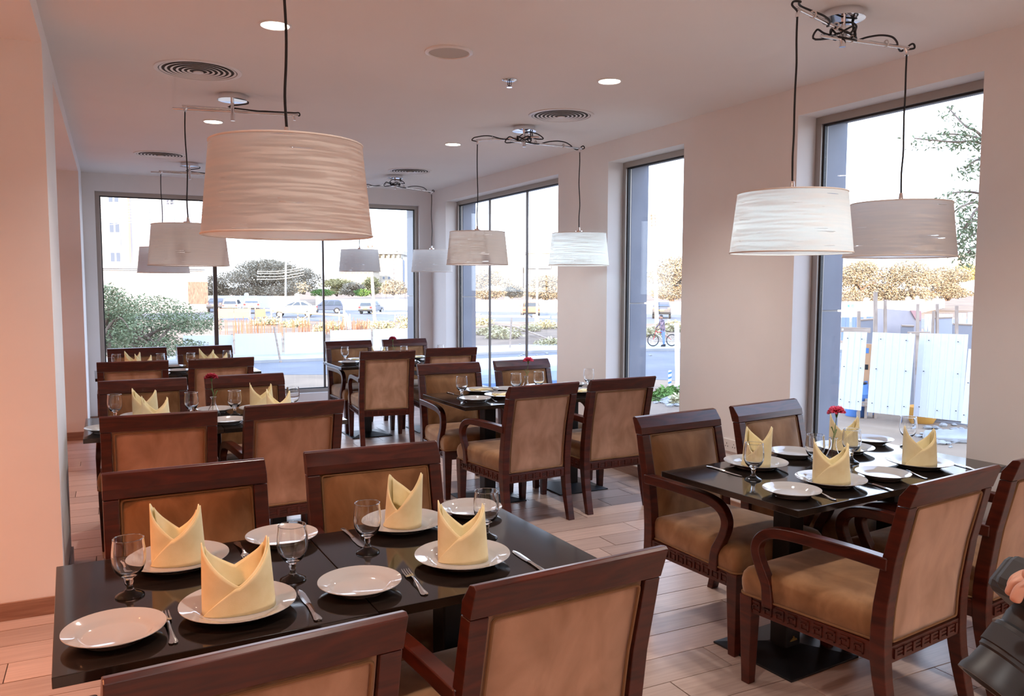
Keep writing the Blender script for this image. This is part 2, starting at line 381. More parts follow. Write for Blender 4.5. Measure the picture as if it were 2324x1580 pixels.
# ------------------------------------------------------------------ pendant fixtures
SH_R1, SH_R0 = .245, .218
def shade_parts(t, x, y, z0, z1, lit, cordtop):
    g = MB().lathe([(SH_R1, 0), (SH_R0, z1-z0)], 72, closed=False); g.f = [f for f in g.f if len(f) == 4]
    s = obj('lamp_shade', g, M['shade'], t, smooth=True); s.location = (x, y, z0)
    if lit: s['label'] = 'lit lamp shade glowing white with streaks'
    for r, z in ((SH_R1, 0), (SH_R0, z1-z0)):
        obj('hem', MB().tube([(r*cos(a*2*pi/48), r*sin(a*2*pi/48), z) for a in range(48)], .003, 6, True), M['hem'], s, smooth=True)
    sp = MB(); h = z1-z0
    for k in range(3): sp.tube([(.02*cos(k*2.094), .02*sin(k*2.094), h-.012), (SH_R0*cos(k*2.094), SH_R0*sin(k*2.094), h-.004)], .002, 5)
    obj('spider', sp, M['chrome'], s)
    so = obj('socket', MB().lathe([(.0005, h-.09), (.019, h-.09), (.019, h), (.028, h+.002), (.028, h+.022), (.010, h+.026), (.007, h+.05), (.0005, h+.05)], 20), M['chrome'], s, smooth=True)
    bu = MB().lathe([(.0005, h-.19), (.018, h-.185), (.030, h-.16), (.030, h-.14), (.017, h-.11), (.014, h-.09), (.0005, h-.09)], 16)
    obj('bulb', bu, M['bulb'] if lit else M['bulb_off'], s, smooth=True)
    if lit: light('pendant_lamp', 'POINT', (t.location.x+x, t.location.y+y, t.location.z+z0+.07), 2.3, (.66, .88, 1), shadow_soft_size=.04)
    zt = z1+.05; p = [(x+.004*sin(k*1.3+x*9), y+.004*cos(k*1.7), zt+(cordtop-zt)*k/7) for k in range(8)]
    p[0] = (x, y, zt); p[-1] = (x, y, cordtop)
    obj('drop_cord', MB().tube(spline(p, 4), .0042, 7), M['cord'], t, smooth=True)
def fixture(cx, cy, shades, armz, label, messy, arms):
    t = thing('pendant_light', label, 'pendant lamp', (cx, cy, ZC), 0, 'paired drum shade pendants on chrome arms')
    obj('ceiling_canopy', MB().lathe([(.0005, 0), (.083, 0), (.085, -.006), (.085, -.030), (.092, -.033), (.092, -.037), (.0005, -.040)], 36), M['chrome'], t, smooth=True)
    obj('stem', MB().lathe([(.0005, -.036), (.011, -.036), (.011, -.072), (.014, -.074), (.014, armz-.03), (.0005, armz-.03)], 18), M['chrome'], t, smooth=True)
    for i, (ax, ay, az, bx, by, bz) in enumerate(arms):
        a = Vector((ax, ay, az)); b_ = Vector((bx, by, bz)); d = (a-b_).normalized()
        pts = [b_, a-d*.03] + [a - d*.012 + Vector((0, 0, -.006)), a + Vector((0, 0, -.022)), a+Vector((0, 0, -.035))]
        obj('arm', MB().tube(spline(pts, 4), .0085, 10), M['chrome'], t, smooth=True)
        if not messy and i == 0: continue
        # supply cord looping loosely along the arm
        q = []; n = 12
        for k in range(0 if messy else 8, n+1):
            u = k/n; p = b_.lerp(a, u); side = Vector((-d.y, d.x, 0))
            q.append(p + Vector((0, 0, .014 + messy*.022*sin(u*9+i*2))) + side*(messy*.03*sin(u*13+i)))
        loop = [a+Vector((0, 0, .02))+d*.03, a+d*.045+Vector((0, 0, .002)), a+Vector((0, 0, -.012)), a+Vector((0, 0, -.035))] if messy else []
        start = [Vector((.05, 0, -.02)), Vector((.10, 0, -.045)), b_.lerp(a, .45)+Vector((0, 0, .03))] if not messy else [Vector((.05, 0, -.02)), Vector((.07, .02*i, -.05-.03*messy)), b_.lerp(a, -.06*messy)+Vector((0, 0, .012-.03*messy))]
        if not messy and i == 1: q = q + [a+d*.03+Vector((0, 0, .015)), a+d*.032+Vector((0, 0, -.004)), a+d*.0]; loop = []
        obj('supply_cord', MB().tube(spline(start+q+loop, 5), .0045, 7), M['cord'], t, smooth=True)
        if messy:
            lp = [Vector((.04*cos(k/9*2*pi+i)*1.4, .05*sin(k/9*2*pi+i), armz+.03+.018*sin(k*2.1+i))) for k in range(9)]
            obj('slack_loop', MB().tube(spline(lp, 4, True), .0042, 6, True), M['cord'], t, smooth=True)
            for u in (.35, .75):
                p = b_.lerp(a, u); obj('cable_tie', MB().lathe([(.011, -.002), (.017, -.002), (.017, .002), (.011, .002)], 10, closed=True), M['white'], t).matrix_local = Matrix.Translation(p+Vector((0, 0, .006))) @ d.to_track_quat('Z', 'Y').to_matrix().to_4x4()
    for (x, y, z0, z1, lit, zt) in shades: shade_parts(t, x-cx, y-cy, z0-ZC, z1-ZC, lit, zt-ZC)
    return t
def pair(cx, cy, s1, s2, az, label, messy):
    sh = []; arms = []
    for k, s in enumerate((s1, s2)):
        if s is None: continue
        x, y, z0, z1, lit = s; dz = az + (.0 if k == 0 else (-.035 if messy else -.012)); d = Vector((x-cx, y-cy)).normalized()
        if z0 is not None: sh.append((x, y, z0, z1, lit, ZC+dz-.03))
        arms.append((x-cx, y-cy, dz, -d.x*.12*(1 if messy else 3), -d.y*.12*(1 if messy else 3), dz))
    return fixture(cx, cy, sh, az-.04, label, messy, arms)
pair(.75, 2.60, (.48, 2.47, 1.72, 1.985, False), None, -.095, 'largest drum pendant, hanging nearest over the nearest left table', 0)
pair(.744, 5.577, (.46, 5.60, 1.69, 1.945, False), (1.12, 5.50, None, None, False), -.095, 'second drum pendant in the left row, single shade below two chrome arms', 0)
pair(.76, 8.90, (.49, 8.90, 1.68, 1.93, False), (1.12, 8.88, None, None, False), -.095, 'rearmost left drum pendant, half hidden behind the second one', 0)
pair(2.947, 2.668, (2.545, 2.54, 1.71, 1.955, True), (3.315, 2.63, 1.71, 1.955, False), -.085, 'right-hand pair of drum pendants with messy cords by the tall window', 1)
pair(2.895, 5.661, (2.62, 5.93, 1.73, 1.985, False), (3.415, 5.70, 1.73, 1.985, True), -.085, 'middle pair of drum pendants with tangled black cords', 1)
pair(2.90, 8.84, (2.67, 9.50, 1.72, 1.975, False), (3.45, 9.15, 1.72, 1.975, False), -.085, 'rearmost pair of drum pendants over the back corner table', 1)

# ------------------------------------------------------------------ armchairs
def prof(z):
    P = [(0, .052, .034), (.08, .073, .040), (.2, .102, .048), (.3, .115, .055), (.4, .118, .056), (.5, .111, .054), (.65, .090, .050), (.8, .056, .046), (.86, .043, .044), (.93, .03, .04)]
    for i in range(len(P)-1):
        if P[i][0] <= z <= P[i+1][0]:
            u = (z-P[i][0])/(P[i+1][0]-P[i][0]); return P[i][1]+(P[i+1][1]-P[i][1])*u, P[i][2]+(P[i+1][2]-P[i][2])*u
    return P[-1][1:]
def make_chair(label):
    t = thing('armchair', label, 'chair', (0, 0, 0), 0, 'mahogany armchairs in brown velvet around the dining tables')
    wd = M['wood']; fb = M['fabric']
    zs = [0, .08, .16, .24, .3, .36, .42, .5, .58, .65, .73, .8, .853]
    for s in (-1, 1):
        rings = []
        for z in zs:
            c, th = prof(z); x = s*.243; w = .024
            rings.append([(x-w, c-th/2, z), (x+w, c-th/2, z), (x+w, c+th/2, z), (x-w, c+th/2, z)])
        obj('rear_leg', MB().loft(rings), wd, t, bevel=.003)
    poly = [(.020, .855), (.066, .855), (.060, .888), (.024, .934), (.004, .938), (-.006, .930)]
    obj('top_rail', MB().prism(poly, -.268, .268, lambda u, v, x: (x, u, v)), wd, t, bevel=.0025)
    c, th = prof(.33)
    obj('lower_back_rail', MB().bb(-.219, .219, c-.022, c+.022, .292, .352), wd, t, bevel=.002)
    # rear fretwork: blocks with small bars between
    fr = MB(); yb = c-.022
    for k in range(8):
        x = -.196+k*.056
        fr.bb(x-.007, x+.007, yb-.006, yb+.002, .306, .340)
        if k < 7:
            for z in (.310, .323, .336): fr.bb(x+.012, x+.044, yb-.0035, yb+.002, z-.003, z+.003)
    o = obj('rear_fretwork', fr, wd, t); o['kind'] = 'stuff'
    # upholstered back: a domed cushion in front, a flatter covered panel behind
    def slab(x0, x1, z0, z1, side, bulge, nx=8, nz=12):
        F = []; B = []
        for j in range(nz+1):
            v = j/nz; z = z0+(z1-z0)*v; cc, tt = prof(z)
            rf = []; rb = []
            for i in range(nx+1):
                u = i/nx; x = x0+(x1-x0)*u
                e = min(1, (min(u, 1-u)*(x1-x0)/.05))**.5*min(1, (min(v, 1-v)*(z1-z0)/.05))**.5
                rf.append((x, cc+side*(.010+bulge*e), z)); rb.append((x, cc, z))
            F.append(rf); B.append(rb)
        m_ = MB(); n = nx+1; vs = [p for r in F for p in r]+[p for r in B for p in r]; off = n*(nz+1); fs = []
        for j in range(nz):
            for i in range(nx):
                a = j*n+i; q = (a, a+1, a+n+1, a+n); fs.append(q if side < 0 else q[::-1])
        rim = [i for i in range(n)]+[j*n+n-1 for j in range(1, nz+1)]+[nz*n+i for i in range(nx-1, -1, -1)]+[j*n for j in range(nz-1, 0, -1)]
        for a, b_ in zip(rim, rim[1:]+rim[:1]): fs.append((a, a+off, b_+off, b_) if side < 0 else (a, b_, b_+off, a+off))
        return m_.add(vs, fs)
    def rimpath(x0, x1, z0, z1, side, dep, r=.012):
        pts = []
        for (x, z, a0) in ((x1-r, z1-r, 0), (x0+r, z1-r, 90), (x0+r, z0+r, 180), (x1-r, z0+r, 270)):
            for k in range(4):
                a = RAD(a0+30*k); pts.append((x+r*cos(a), z+r*sin(a)))
        out = []
        n = len(pts)
        for i in range(n):
            a = pts[i]; b_ = pts[(i+1) % n]; st = 8 if math.hypot(a[0]-b_[0], a[1]-b_[1]) > .1 else 1
            for k in range(st):
                x = a[0]+(b_[0]-a[0])*k/st; z = a[1]+(b_[1]-a[1])*k/st
                out.append((x, prof(z)[0]+side*dep, z))
        return out
    cu = obj('back_cushion', slab(-.217, .217, .372, .853, 1, .026), fb, t, smooth=True, angle=60)
    obj('piping', MB().tube(rimpath(-.212, .212, .378, .848, 1, .0135), .0045, 6, True), M['piping'], cu, smooth=True)
    rp_ = obj('rear_panel', slab(-.217, .217, .354, .853, -1, .009), M['fabric_lit_back'], t, smooth=True, angle=60)
    obj('piping', MB().tube(rimpath(-.206, .206, .364, .843, -1, .019, .010), .0042, 6, True), M['piping'], rp_, smooth=True)
    # seat
    def foot(ins, n=6):
        b0, b1, y0, y1, r = .243, .281, .128, .695, .035
        cs = [(b1-r, y1-r, 0), (-b1+r, y1-r, 90), (-b0+.012, y0+.012, 180), (b0-.012, y0+.012, 270)]
        rs = [r, r, .012, .012]; P = []
        for (x, y, a0), rr in zip(cs, rs):
            for k in range(n+1):
                a = RAD(a0+90*k/n); P.append((x+rr*cos(a), y+rr*sin(a)))
        cx, cy = 0, .41
        return [(cx+(x-cx)*(1-ins/.27), cy+(y-cy)*(1-ins/.29)) for x, y in P]
    rings = []
    for ins, z in ((.004, .360), (0, .368), (-.004, .395), (-.005, .42), (0, .446), (.010, .462), (.028, .472), (.07, .479), (.14, .483), (.22, .485)):
        rings.append([(x, y, z) for x, y in foot(ins)])
    se = obj('seat_cushion', MB().loft(rings), fb, t, smooth=True, angle=60)
    obj('piping', MB().tube([(x, y, .366) for x, y in foot(-.003)], .0045, 6, True), M['piping'], se, smooth=True)
    sf = MB()
    sf.loft([[(-.262, .69, .296), (.262, .69, .296), (.262, .665, .296), (-.262, .665, .296)], [(-.262, .69, .361), (.262, .69, .361), (.262, .665, .361), (-.262, .665, .361)]])
    obj('front_rail', sf, wd, t, bevel=.002)
    for s in (-1, 1):
        A = [(s*.262, .10), (s*.276, .68), (s*.250, .68), (s*.236, .10)]
        if s < 0: A = A[::-1]
        sr = obj('side_rail', MB().loft([[(x, y, .296) for x, y in A][::-1], [(x, y, .361) for x, y in A][::-1]]), wd, t, bevel=.002)
        kf = MB()
        for k in range(9):
            y = .165+k*.054; x = s*(.263+.014*(y-.10)/.58)
            for (a0, a1, z0, z1) in ((0, .036, .345, .350), (0, .005, .310, .350), (0, .036, .310, .315), (.031, .036, .310, .336), (.013, .036, .331, .336)):
                kf.bb(min(x, x+s*.003)-.001, max(x, x+s*.003)+.001, y+a0, y+a1, z0, z1)
        o = obj('key_carving', kf, wd, sr); o['kind'] = 'stuff'
        rg = []
        for z, w in ((0, .019), (.02, .0195), (.29, .0275), (.361, .0285)):
            x, y = s*.254, .664
            rg.append([(x-w, y-w, z), (x+w, y-w, z), (x+w, y+w, z), (x-w, y+w, z)])
        obj('front_leg', MB().loft(rg), wd, t, bevel=.0025)
        path = spline([(0, .09, .648), (0, .20, .651), (0, .35, .651), (0, .48, .647), (0, .560, .634), (0, .604, .606), (0, .622, .566), (0, .612, .520), (0, .588, .472), (0, .566, .425), (0, .558, .345)], 4)
        rg = []; n = len(path)
        for i, p in enumerate(path):
            d = (path[min(i+1, n-1)]-path[max(i-1, 0)]).normalized(); nn = Vector((0, -d.z, d.y)); u = i/(n-1)
            th = .022-.004*u; w = .022-.003*u; x = s*(.252+.018*min(1, u*1.6))
            if u > .75: th += .006*(u-.75)/.25
            q = [(x-w, p.y-nn.y*th, p.z-nn.z*th), (x+w, p.y-nn.y*th, p.z-nn.z*th), (x+w, p.y+nn.y*th, p.z+nn.z*th), (x-w, p.y+nn.y*th, p.z+nn.z*th)]
            rg.append(q)
        obj('arm', MB().loft(rg), wd, t, smooth=True, bevel=.004, angle=40)
    return t
CH = [  # x, y of the top of the back, turn in degrees, facing away (+1) or towards the camera (-1), label
 (.235, 1.452, 4.9, 1, 'nearest armchair, back turned, cut off at bottom left centre'),
 (.94, 1.56, 4.4, 1, 'nearest armchair on the right, large back turned at bottom centre'),
 (.22, 3.05, 1.9, -1, 'armchair facing us behind the left end of the nearest left table'),
 (.91, 3.10, -.3, -1, 'armchair facing us behind the right end of the nearest left table'),
 (.20, 4.32, -1.5, 1, 'armchair seen from behind at the second left table, left one'),
 (.88, 4.41, 3.9, 1, 'armchair seen from behind at the second left table, right one'),
 (.18, 5.93, .2, -1, 'armchair facing us at the second left table, left one'),
 (.83, 5.95, 1.1, -1, 'armchair facing us at the second left table behind the carnation'),
 (.15, 7.32, -.9, 1, 'armchair seen from behind at the rearmost left table, left one'),
 (.84, 7.32, .8, 1, 'armchair seen from behind at the rearmost left table, right one'),
 (.22, 8.85, 4, -1, 'armchair facing us at the rearmost left table, left below the bush'),
 (.85, 8.86, 4, -1, 'armchair facing us at the rearmost left table, right one'),
 (2.53, 3.275, 5.5, -1, 'armchair facing us at the right window table with curved arm showing'),
 (3.19, 3.355, 8.0, -1, 'armchair with bluish sheen on its top rail beside the tall window'),
 (2.57, 1.76, 7.5, 1, 'armchair seen from behind at the right window table, pale back panel'),
 (3.235, 1.845, 7.5, 1, 'armchair at the right edge of the photo, partly behind the hand'),
 (2.49, 4.55, 5.9, 1, 'armchair seen from behind at the middle table, left one'),
 (3.15, 4.63, 1.6, 1, 'armchair seen from behind at the middle table, right one'),
 (2.44, 6.12, -1.3, -1, 'armchair facing us at the left end of the middle window table'),
 (3.12, 6.16, 4.2, -1, 'armchair facing us at the middle table behind the carnation vase'),
 (2.37, 7.48, -6, 1, 'armchair seen from behind at the back corner table, whole back showing'),
 (3.06, 7.56, -5, 1, 'armchair seen from behind at the back corner table, right one'),
 (2.38, 9.0, 4.8, -1, 'armchair facing us at the back corner table, left one'),
 (3.05, 9.03, 1.2, -1, 'armchair facing us at the back corner table behind the carnation'),
]
ch0 = make_chair('x')
for i, (x, y, a, fz, lab) in enumerate(CH):
    rz = RAD(a) + (0 if fz > 0 else pi)
    if i == 0: ch0.location = (x, y, 0); ch0.rotation_euler = (0, 0, rz); ch0['label'] = lab
    else: dup(ch0, (x, y, 0), rz, lab)

# ------------------------------------------------------------------ dining tables: two square pedestal tables pushed together each time
TZ = .75
def make_table(w, d, label, emblem=False, coly=0):
    t = thing('dining_table', label, 'table', (0, 0, 0), 0, 'dark square pedestal tables pushed together in pairs')
    obj('tabletop', MB().bb(-w/2, w/2, -d/2, d/2, TZ-.026, TZ), M['wenge'], t, bevel=.002)
    obj('column', MB().bb(-.045, .045, coly-.045, coly+.045, .03, TZ-.026), M['iron'], t, bevel=.006)
    q = .212; r = .052
    obj('base_plate', MB().loft([[(-q, -q, 0), (q, -q, 0), (q, q, 0), (-q, q, 0)], [(-q, -q, .008), (q, -q, .008), (q, q, .008), (-q, q, .008)], [(-r, -r, .036), (r, -r, .036), (r, r, .036), (-r, r, .036)]]), M['iron'], t, bevel=.002).location = (0, coly, 0)
    if emblem:
        e = MB().bb(-.022, .022, coly-.0475, coly-.044, .060, .064)
        for k in range(-2, 3): e.box((k*.0075, coly-.0468, .070-abs(k)*.002), (.005, .0015, .012-abs(k)*.003))
        e.bb(-.004, .004, coly-.0475, coly-.044, .066, .080)
        obj('emblem', e, M['gold'], t)
    return t
TAB = {  # near-left corner, turn, two halves (width, depth, shift in y)
 'T1': ((-.138, 1.905), 2.3, [(.722, .765, 0), (.722, .70, .012)], 'the nearest left table'),
 'T2': ((2.238, 2.158), 5.2, [(.727, .74, 0), (.727, .74, .004)], 'the right window table'),
 'T3': ((-.156, 4.829), .4, [(.715, .735, 0), (.715, .735, 0)], 'the second left table'),
 'T4': ((2.112, 4.99), 2.2, [(.72, .745, 0), (.72, .745, 0)], 'the middle window table'),
 'T5': ((-.142, 7.85), 1.5, [(.70, .73, 0), (.70, .73, 0)], 'the rearmost left table'),
 'T6': ((2.015, 7.88), .8, [(.72, .72, 0), (.72, .72, 0)], 'the back corner table'),
}
for k, ((x, y), a, hs, nm) in TAB.items():
    a = RAD(a); u = 0
    for i, (w, d, sh) in enumerate(hs):
        lx, ly = u+w/2, d/2+sh
        px, py = x+lx*cos(a)-ly*sin(a), y+lx*sin(a)+ly*cos(a)
        t = make_table(w-.002, d, 'dark square pedestal table, %s half of %s' % (('left', 'right')[i], nm), k == 'T2' and i == 0, -.03 if k == 'T2' else 0)
        t.location = (px, py, 0); t.rotation_euler = (0, 0, a); u += w
def tp(k, lx, ly):
    (x, y), a, _, _ = TAB[k]; a = RAD(a)
    return (x+lx*cos(a)-ly*sin(a), y+lx*sin(a)+ly*cos(a), TZ)
# brass joint clip at the seam of the right window table
x, y, z = tp('T2', .727, .012)
t = thing('joint_clip', 'small brass clip joining the two halves of the right window table', 'clip', (x, y, TZ-.034), RAD(5.2))
obj('strap', MB().bb(-.02, .02, -.012, .012, 0, .008), M['gold'], t, bevel=.001)
for s in (-.012, .012): obj('screw', MB().lathe([(.0005, -.003), (.004, -.002), (.004, 0), (.0005, 0)], 8, (s, 0, 0)), M['steel'], t)

# ------------------------------------------------------------------ tableware
SEAT = {'A': 'far left seat', 'B': 'near left seat', 'C': 'far right seat', 'D': 'near right seat'}
def place(proto, first, loc, rz, label, group):
    if first:
        proto.location = loc; proto.rotation_euler = (0, 0, rz); proto['label'] = label; proto['group'] = group; return proto
    return dup(proto, loc, rz, label, group)
class Kind:
    def __init__(s, make, group): s.make = make; s.group = group; s.p = None
    def __call__(s, loc, rz, label):
        first = s.p is None
        if first: s.p = s.make()
        return place(s.p, first, loc, rz, label, s.group)
def solid_lathe(name, prof, n, m_, parent=None, angle=50):
    g = MB(); rings = []; vs = []; fs = []
    # closed profile whose first and last points lie on the axis
    top = Vector((0, 0, prof[0][1])); bot = Vector((0, 0, prof[-1][1])); inner = prof[1:-1]
    rings = [[(r*cos(2*pi*j/n), r*sin(2*pi*j/n), z) for j in range(n)] for r, z in inner]
    g.loft(rings, cap=False); k = len(g.v); g.v += [tuple(top), tuple(bot)]
    L = (len(inner)-1)*n
    for j in range(n):
        g.f.append((k, (j+1) % n, j)); g.f.append((k+1, L+j, L+(j+1) % n))
    return obj(name, g, m_, parent, smooth=True, angle=angle)
def plate_proto(R):
    def f():
        k = R/.143
        t = thing('plate', 'x', 'plate')
        pf = [(0, .006), (.085*k, .006), (.094*k, .008), (.103*k, .0145), (.112*k, .0185), (.136*k, .0255), (.1425*k, .0275), (.143*k, .026), (.141*k, .0245), (.112*k, .0145), (.100*k, .009), (.090*k, .003)]
        solid_lathe('dish', pf + [(.085*k, .003), (0, .003)], 48, M['china'], t, 60)
        obj('foot_ring', MB().lathe([(.084*k, .004), (.083*k, 0), (.079*k, 0), (.078*k, .004)], 40, closed=True), M['china'], t, smooth=True)
        return t
    return f
DIN = Kind(plate_proto(.143), 'white dinner plates on the tables'); SIDE = Kind(plate_proto(.113), 'white side plates on the tables')
def goblet():
    t = thing('water_goblet', 'x', 'glass')
    outer = [(0, 0), (.034, 0), (.0365, .0015), (.036, .004), (.028, .009), (.015, .015), (.0085, .024), (.0075, .034), (.0105, .040), (.0085, .046), (.012, .052), (.024, .058), (.034, .070), (.0405, .086), (.0425, .104), (.0415, .126), (.0385, .150), (.0385, .157)]
    inn = [(.0368, .157), (.0368, .150), (.0398, .126), (.0408, .104), (.0388, .087), (.0325, .073), (.022, .063), (.010, .060), (0, .060)]
    solid_lathe('bowl_and_stem', outer+inn, 36, M['glass'], t, 80)
    obj('rim', MB().tube([(.0377*cos(a*2*pi/36), .0377*sin(a*2*pi/36), .1572) for a in range(36)], .0011, 6, True), M['glass'], t, smooth=True)
    return t
GOB = Kind(goblet, 'stemmed water goblets on the tables')
def strip(sec, th=.0022):
    """blade or handle: (y, half width, z centre) sections, flattened diamond cross-section"""
    return MB().loft([[(-w, y, z), (0, y, z-th/2), (w, y, z), (0, y, z+th/2)] for y, w, z in sec])
def knife():
    t = thing('table_knife', 'x', 'knife')
    obj('blade', strip([(0, .0015, .002), (.008, .006, .002), (.03, .0095, .002), (.08, .0095, .002), (.108, .0075, .0025)], .002), M['steel'], t, smooth=True)
    obj('handle', strip([(.106, .0055, .003), (.112, .007, .0035), (.13, .0058, .004), (.17, .0068, .004), (.20, .009, .0038), (.215, .0105, .003), (.222, .007, .003)], .006), M['steel'], t, smooth=True)
    return t
def fork():
    t = thing('table_fork', 'x', 'fork')
    obj('handle', strip([(.066, .006, .006), (.075, .004, .011), (.09, .0035, .012), (.13, .0045, .007), (.165, .0075, .003), (.188, .0105, .0025), (.197, .0095, .0025), (.201, .004, .0025)], .0035), M['steel'], t, smooth=True)
    obj('head', strip([(.046, .0125, .0035), (.056, .0125, .004), (.064, .009, .0055), (.070, .005, .008)], .003), M['steel'], t, smooth=True)
    for k in range(4):
        x = (-1.5+k)*.0068
        obj('tine', MB().loft([[(x-w, y, z-.0008), (x+w, y, z-.0008), (x+w, y, z+.0008), (x-w, y, z+.0008)] for y, w, z in ((.048, .0024, .0035), (.03, .0019, .0028), (.012, .0017, .004), (0, .0008, .0065))]), M['steel'], t)
    return t
KNIFE = Kind(knife, 'table knives beside the plates'); FORK = Kind(fork, 'table forks beside the plates')

def mitre(seed, rx=.078, ry=.046, h=.185):
    """napkin folded into a standing bishop's hat: tips left and right, a V front and back, a crossed flap in front"""
    def f():
        R = random.Random(seed); t = thing('folded_napkin', 'x', 'napkin')
        n = 72; m_ = 9
        lean = R.uniform(-.012, .012); vf = R.uniform(.36, .46); vb = R.uniform(.46, .60); tl = R.uniform(.95, 1.03); tr = R.uniform(.93, 1.03)
        def ht(a):
            q = (a % (2*pi))/(pi/2)                           # 0 right tip, 1 back, 2 left tip, 3 front
            k = int(q); u = q-k; e = lambda u: u**.92
            L = {0: (tr, vb), 1: (vb, tl), 2: (tl, vf), 3: (vf, tr)}[k % 4]
            v = L[0]+(L[1]-L[0])*u
            tip = min(abs(q), abs(q-2), abs(q-4)); return h*(v - .02*max(0, 1-tip*9))
        def sup(a, r1, r2): 
            c, s = cos(a), sin(a); return (r1*math.copysign(abs(c)**.9, c), r2*math.copysign(abs(s)**.9, s))
        def P(a, z, off=0):
            u = z/h; x, y = sup(a, rx*(1-.10*u)+off, ry*(1+.25*u-.55*max(0, u-.5))+off)
            y += .006*sin(3*a+seed)*u; x += lean*u
            return (x, y, z)
        def sheet(a0, a1, zlo, off, cnt=n, wrap=False):
            g = MB(); 
            for i in range(cnt+1):
                a = a0+(a1-a0)*i/cnt; lo = zlo(a); hi = max(ht(a)-off*.6, lo+.0005)
                for j in range(m_+1): g.v.append(P(a, lo+(hi-lo)*j/m_, off))
            for i in range(cnt):
                for j in range(m_): q = i*(m_+1)+j; g.f.append((q, q+m_+1, q+m_+2, q+1))
            return g
        def soft(name, g, th, par):
            o = obj(name, g, M['napkin'], par, smooth=True, angle=70)
            sm = o.modifiers.new('solid', 'SOLIDIFY'); sm.thickness = th; sm.offset = 0; return o
        soft('wrap', sheet(0, 2*pi, lambda a: 0, 0), .003, t)
        # crossed flap: lower edge runs from the front valley down to the left base
        af = 1.5*pi; al = 1.12*pi
        def lo(a):
            if a >= af: return 0
            return max(0, (1-(a-al)/(af-al)))*0
        def lo2(a):
            u = (a-al)/(af-al); return max(0., ht(af)*.98*min(1, max(0, u))**1.05*0)
        g = MB(); cnt = 40
        for i in range(cnt+1):
            a = al+(2.02*pi-al)*i/cnt
            if a < af: hi = ht(af)*((a-al)/(af-al))**1.1+.001
            else: hi = ht(a)-.004
            for j in range(m_+1): g.v.append(P(a, .0005+(hi-.0005)*j/m_, .0042))
        for i in range(cnt):
            for j in range(m_): q = i*(m_+1)+j; g.f.append((q, q+m_+1, q+m_+2, q+1))
        soft('crossed_flap', g, .003, t)
        g = MB(); cnt = 30                                   # inner turned-down fold seen through the V
        for i in range(cnt+1):
            a = .12*pi+.8*pi*i/cnt
            for j in range(m_+1):
                u = j/m_; z = ht(a)*(.98-.55*u); x, y, zz = P(a, z, -.006-.014*u*(1+.4*sin(5*a+seed))); g.v.append((x, y, z))
        for i in range(cnt):
            for j in range(m_): q = i*(m_+1)+j; g.f.append((q, q+m_+1, q+m_+2, q+1))
        soft('inner_fold', g, .0025, t)
        return t
    return f
NAPG = 'yellow napkins folded into standing bishop hats'
MITRES = [Kind(mitre(3, .086, .05), NAPG), Kind(mitre(8, .072, .044), NAPG), Kind(mitre(15, .062, .046), NAPG)]
def flatnap():
    t = thing('flat_napkin', 'x', 'napkin')
    R = random.Random(4); z = .0215
    for k, (w, d, rz) in enumerate(((.17, .085, .08), (.165, .08, -.06), (.13, .07, .12))):
        g = MB(); n = 8; zz = z+k*.0035
        for i in range(n+1):
            for j in range(n+1):
                x = (i/n-.5)*w; y = (j/n-.5)*d*(1-.25*(i/n)*(k == 2)); g.v.append((x*cos(rz)-y*sin(rz), x*sin(rz)+y*cos(rz), zz+.003*sin(i*1.1+k)+R.uniform(0, .0012)))
        for i in range(n):
            for j in range(n): q = i*(n+1)+j; g.f.append((q, q+n+1, q+n+2, q+1))
        o = obj('layer', g, M['napkin'], t, smooth=True); sm = o.modifiers.new('solid', 'SOLIDIFY'); sm.thickness = .003
    return t
FLAT = Kind(flatnap, 'yellow napkins lying folded flat on plates')
def vase():
    t = thing('bud_vase', 'x', 'vase')
    o = [(0, 0), (.038, 0), (.0405, .003), (.040, .008), (.032, .030), (.020, .056), (.0145, .075), (.0135, .092), (.0155, .106), (.0195, .113)]
    i = [(.0180, .1135), (.0138, .106), (.0118, .092), (.0127, .075), (.018, .056), (.030, .030), (.036, .010), (.034, .007), (0, .007)]
    solid_lathe('body', o+i, 32, M['glass'], t, 70)
    obj('lip', MB().tube([(.0188*cos(a*2*pi/28), .0188*sin(a*2*pi/28), .1135) for a in range(28)], .0012, 6, True), M['glass'], t, smooth=True)
    return t
VASE = Kind(vase, 'glass bud vases on the tables')
M['petal'] = noisy(mat('carnation_petal', (.62, .025, .10), .6, Subsurface_Weight=.1), (.66, .02, .09), (.88, .10, .24), (60,)*3)
M['petal_dark'] = noisy(mat('carnation_petal_dark', (.35, .008, .03), .6), (.28, .006, .02), (.48, .015, .06), (60,)*3)
M['leaf'] = mat('flower_green', (.10, .20, .05), .5)
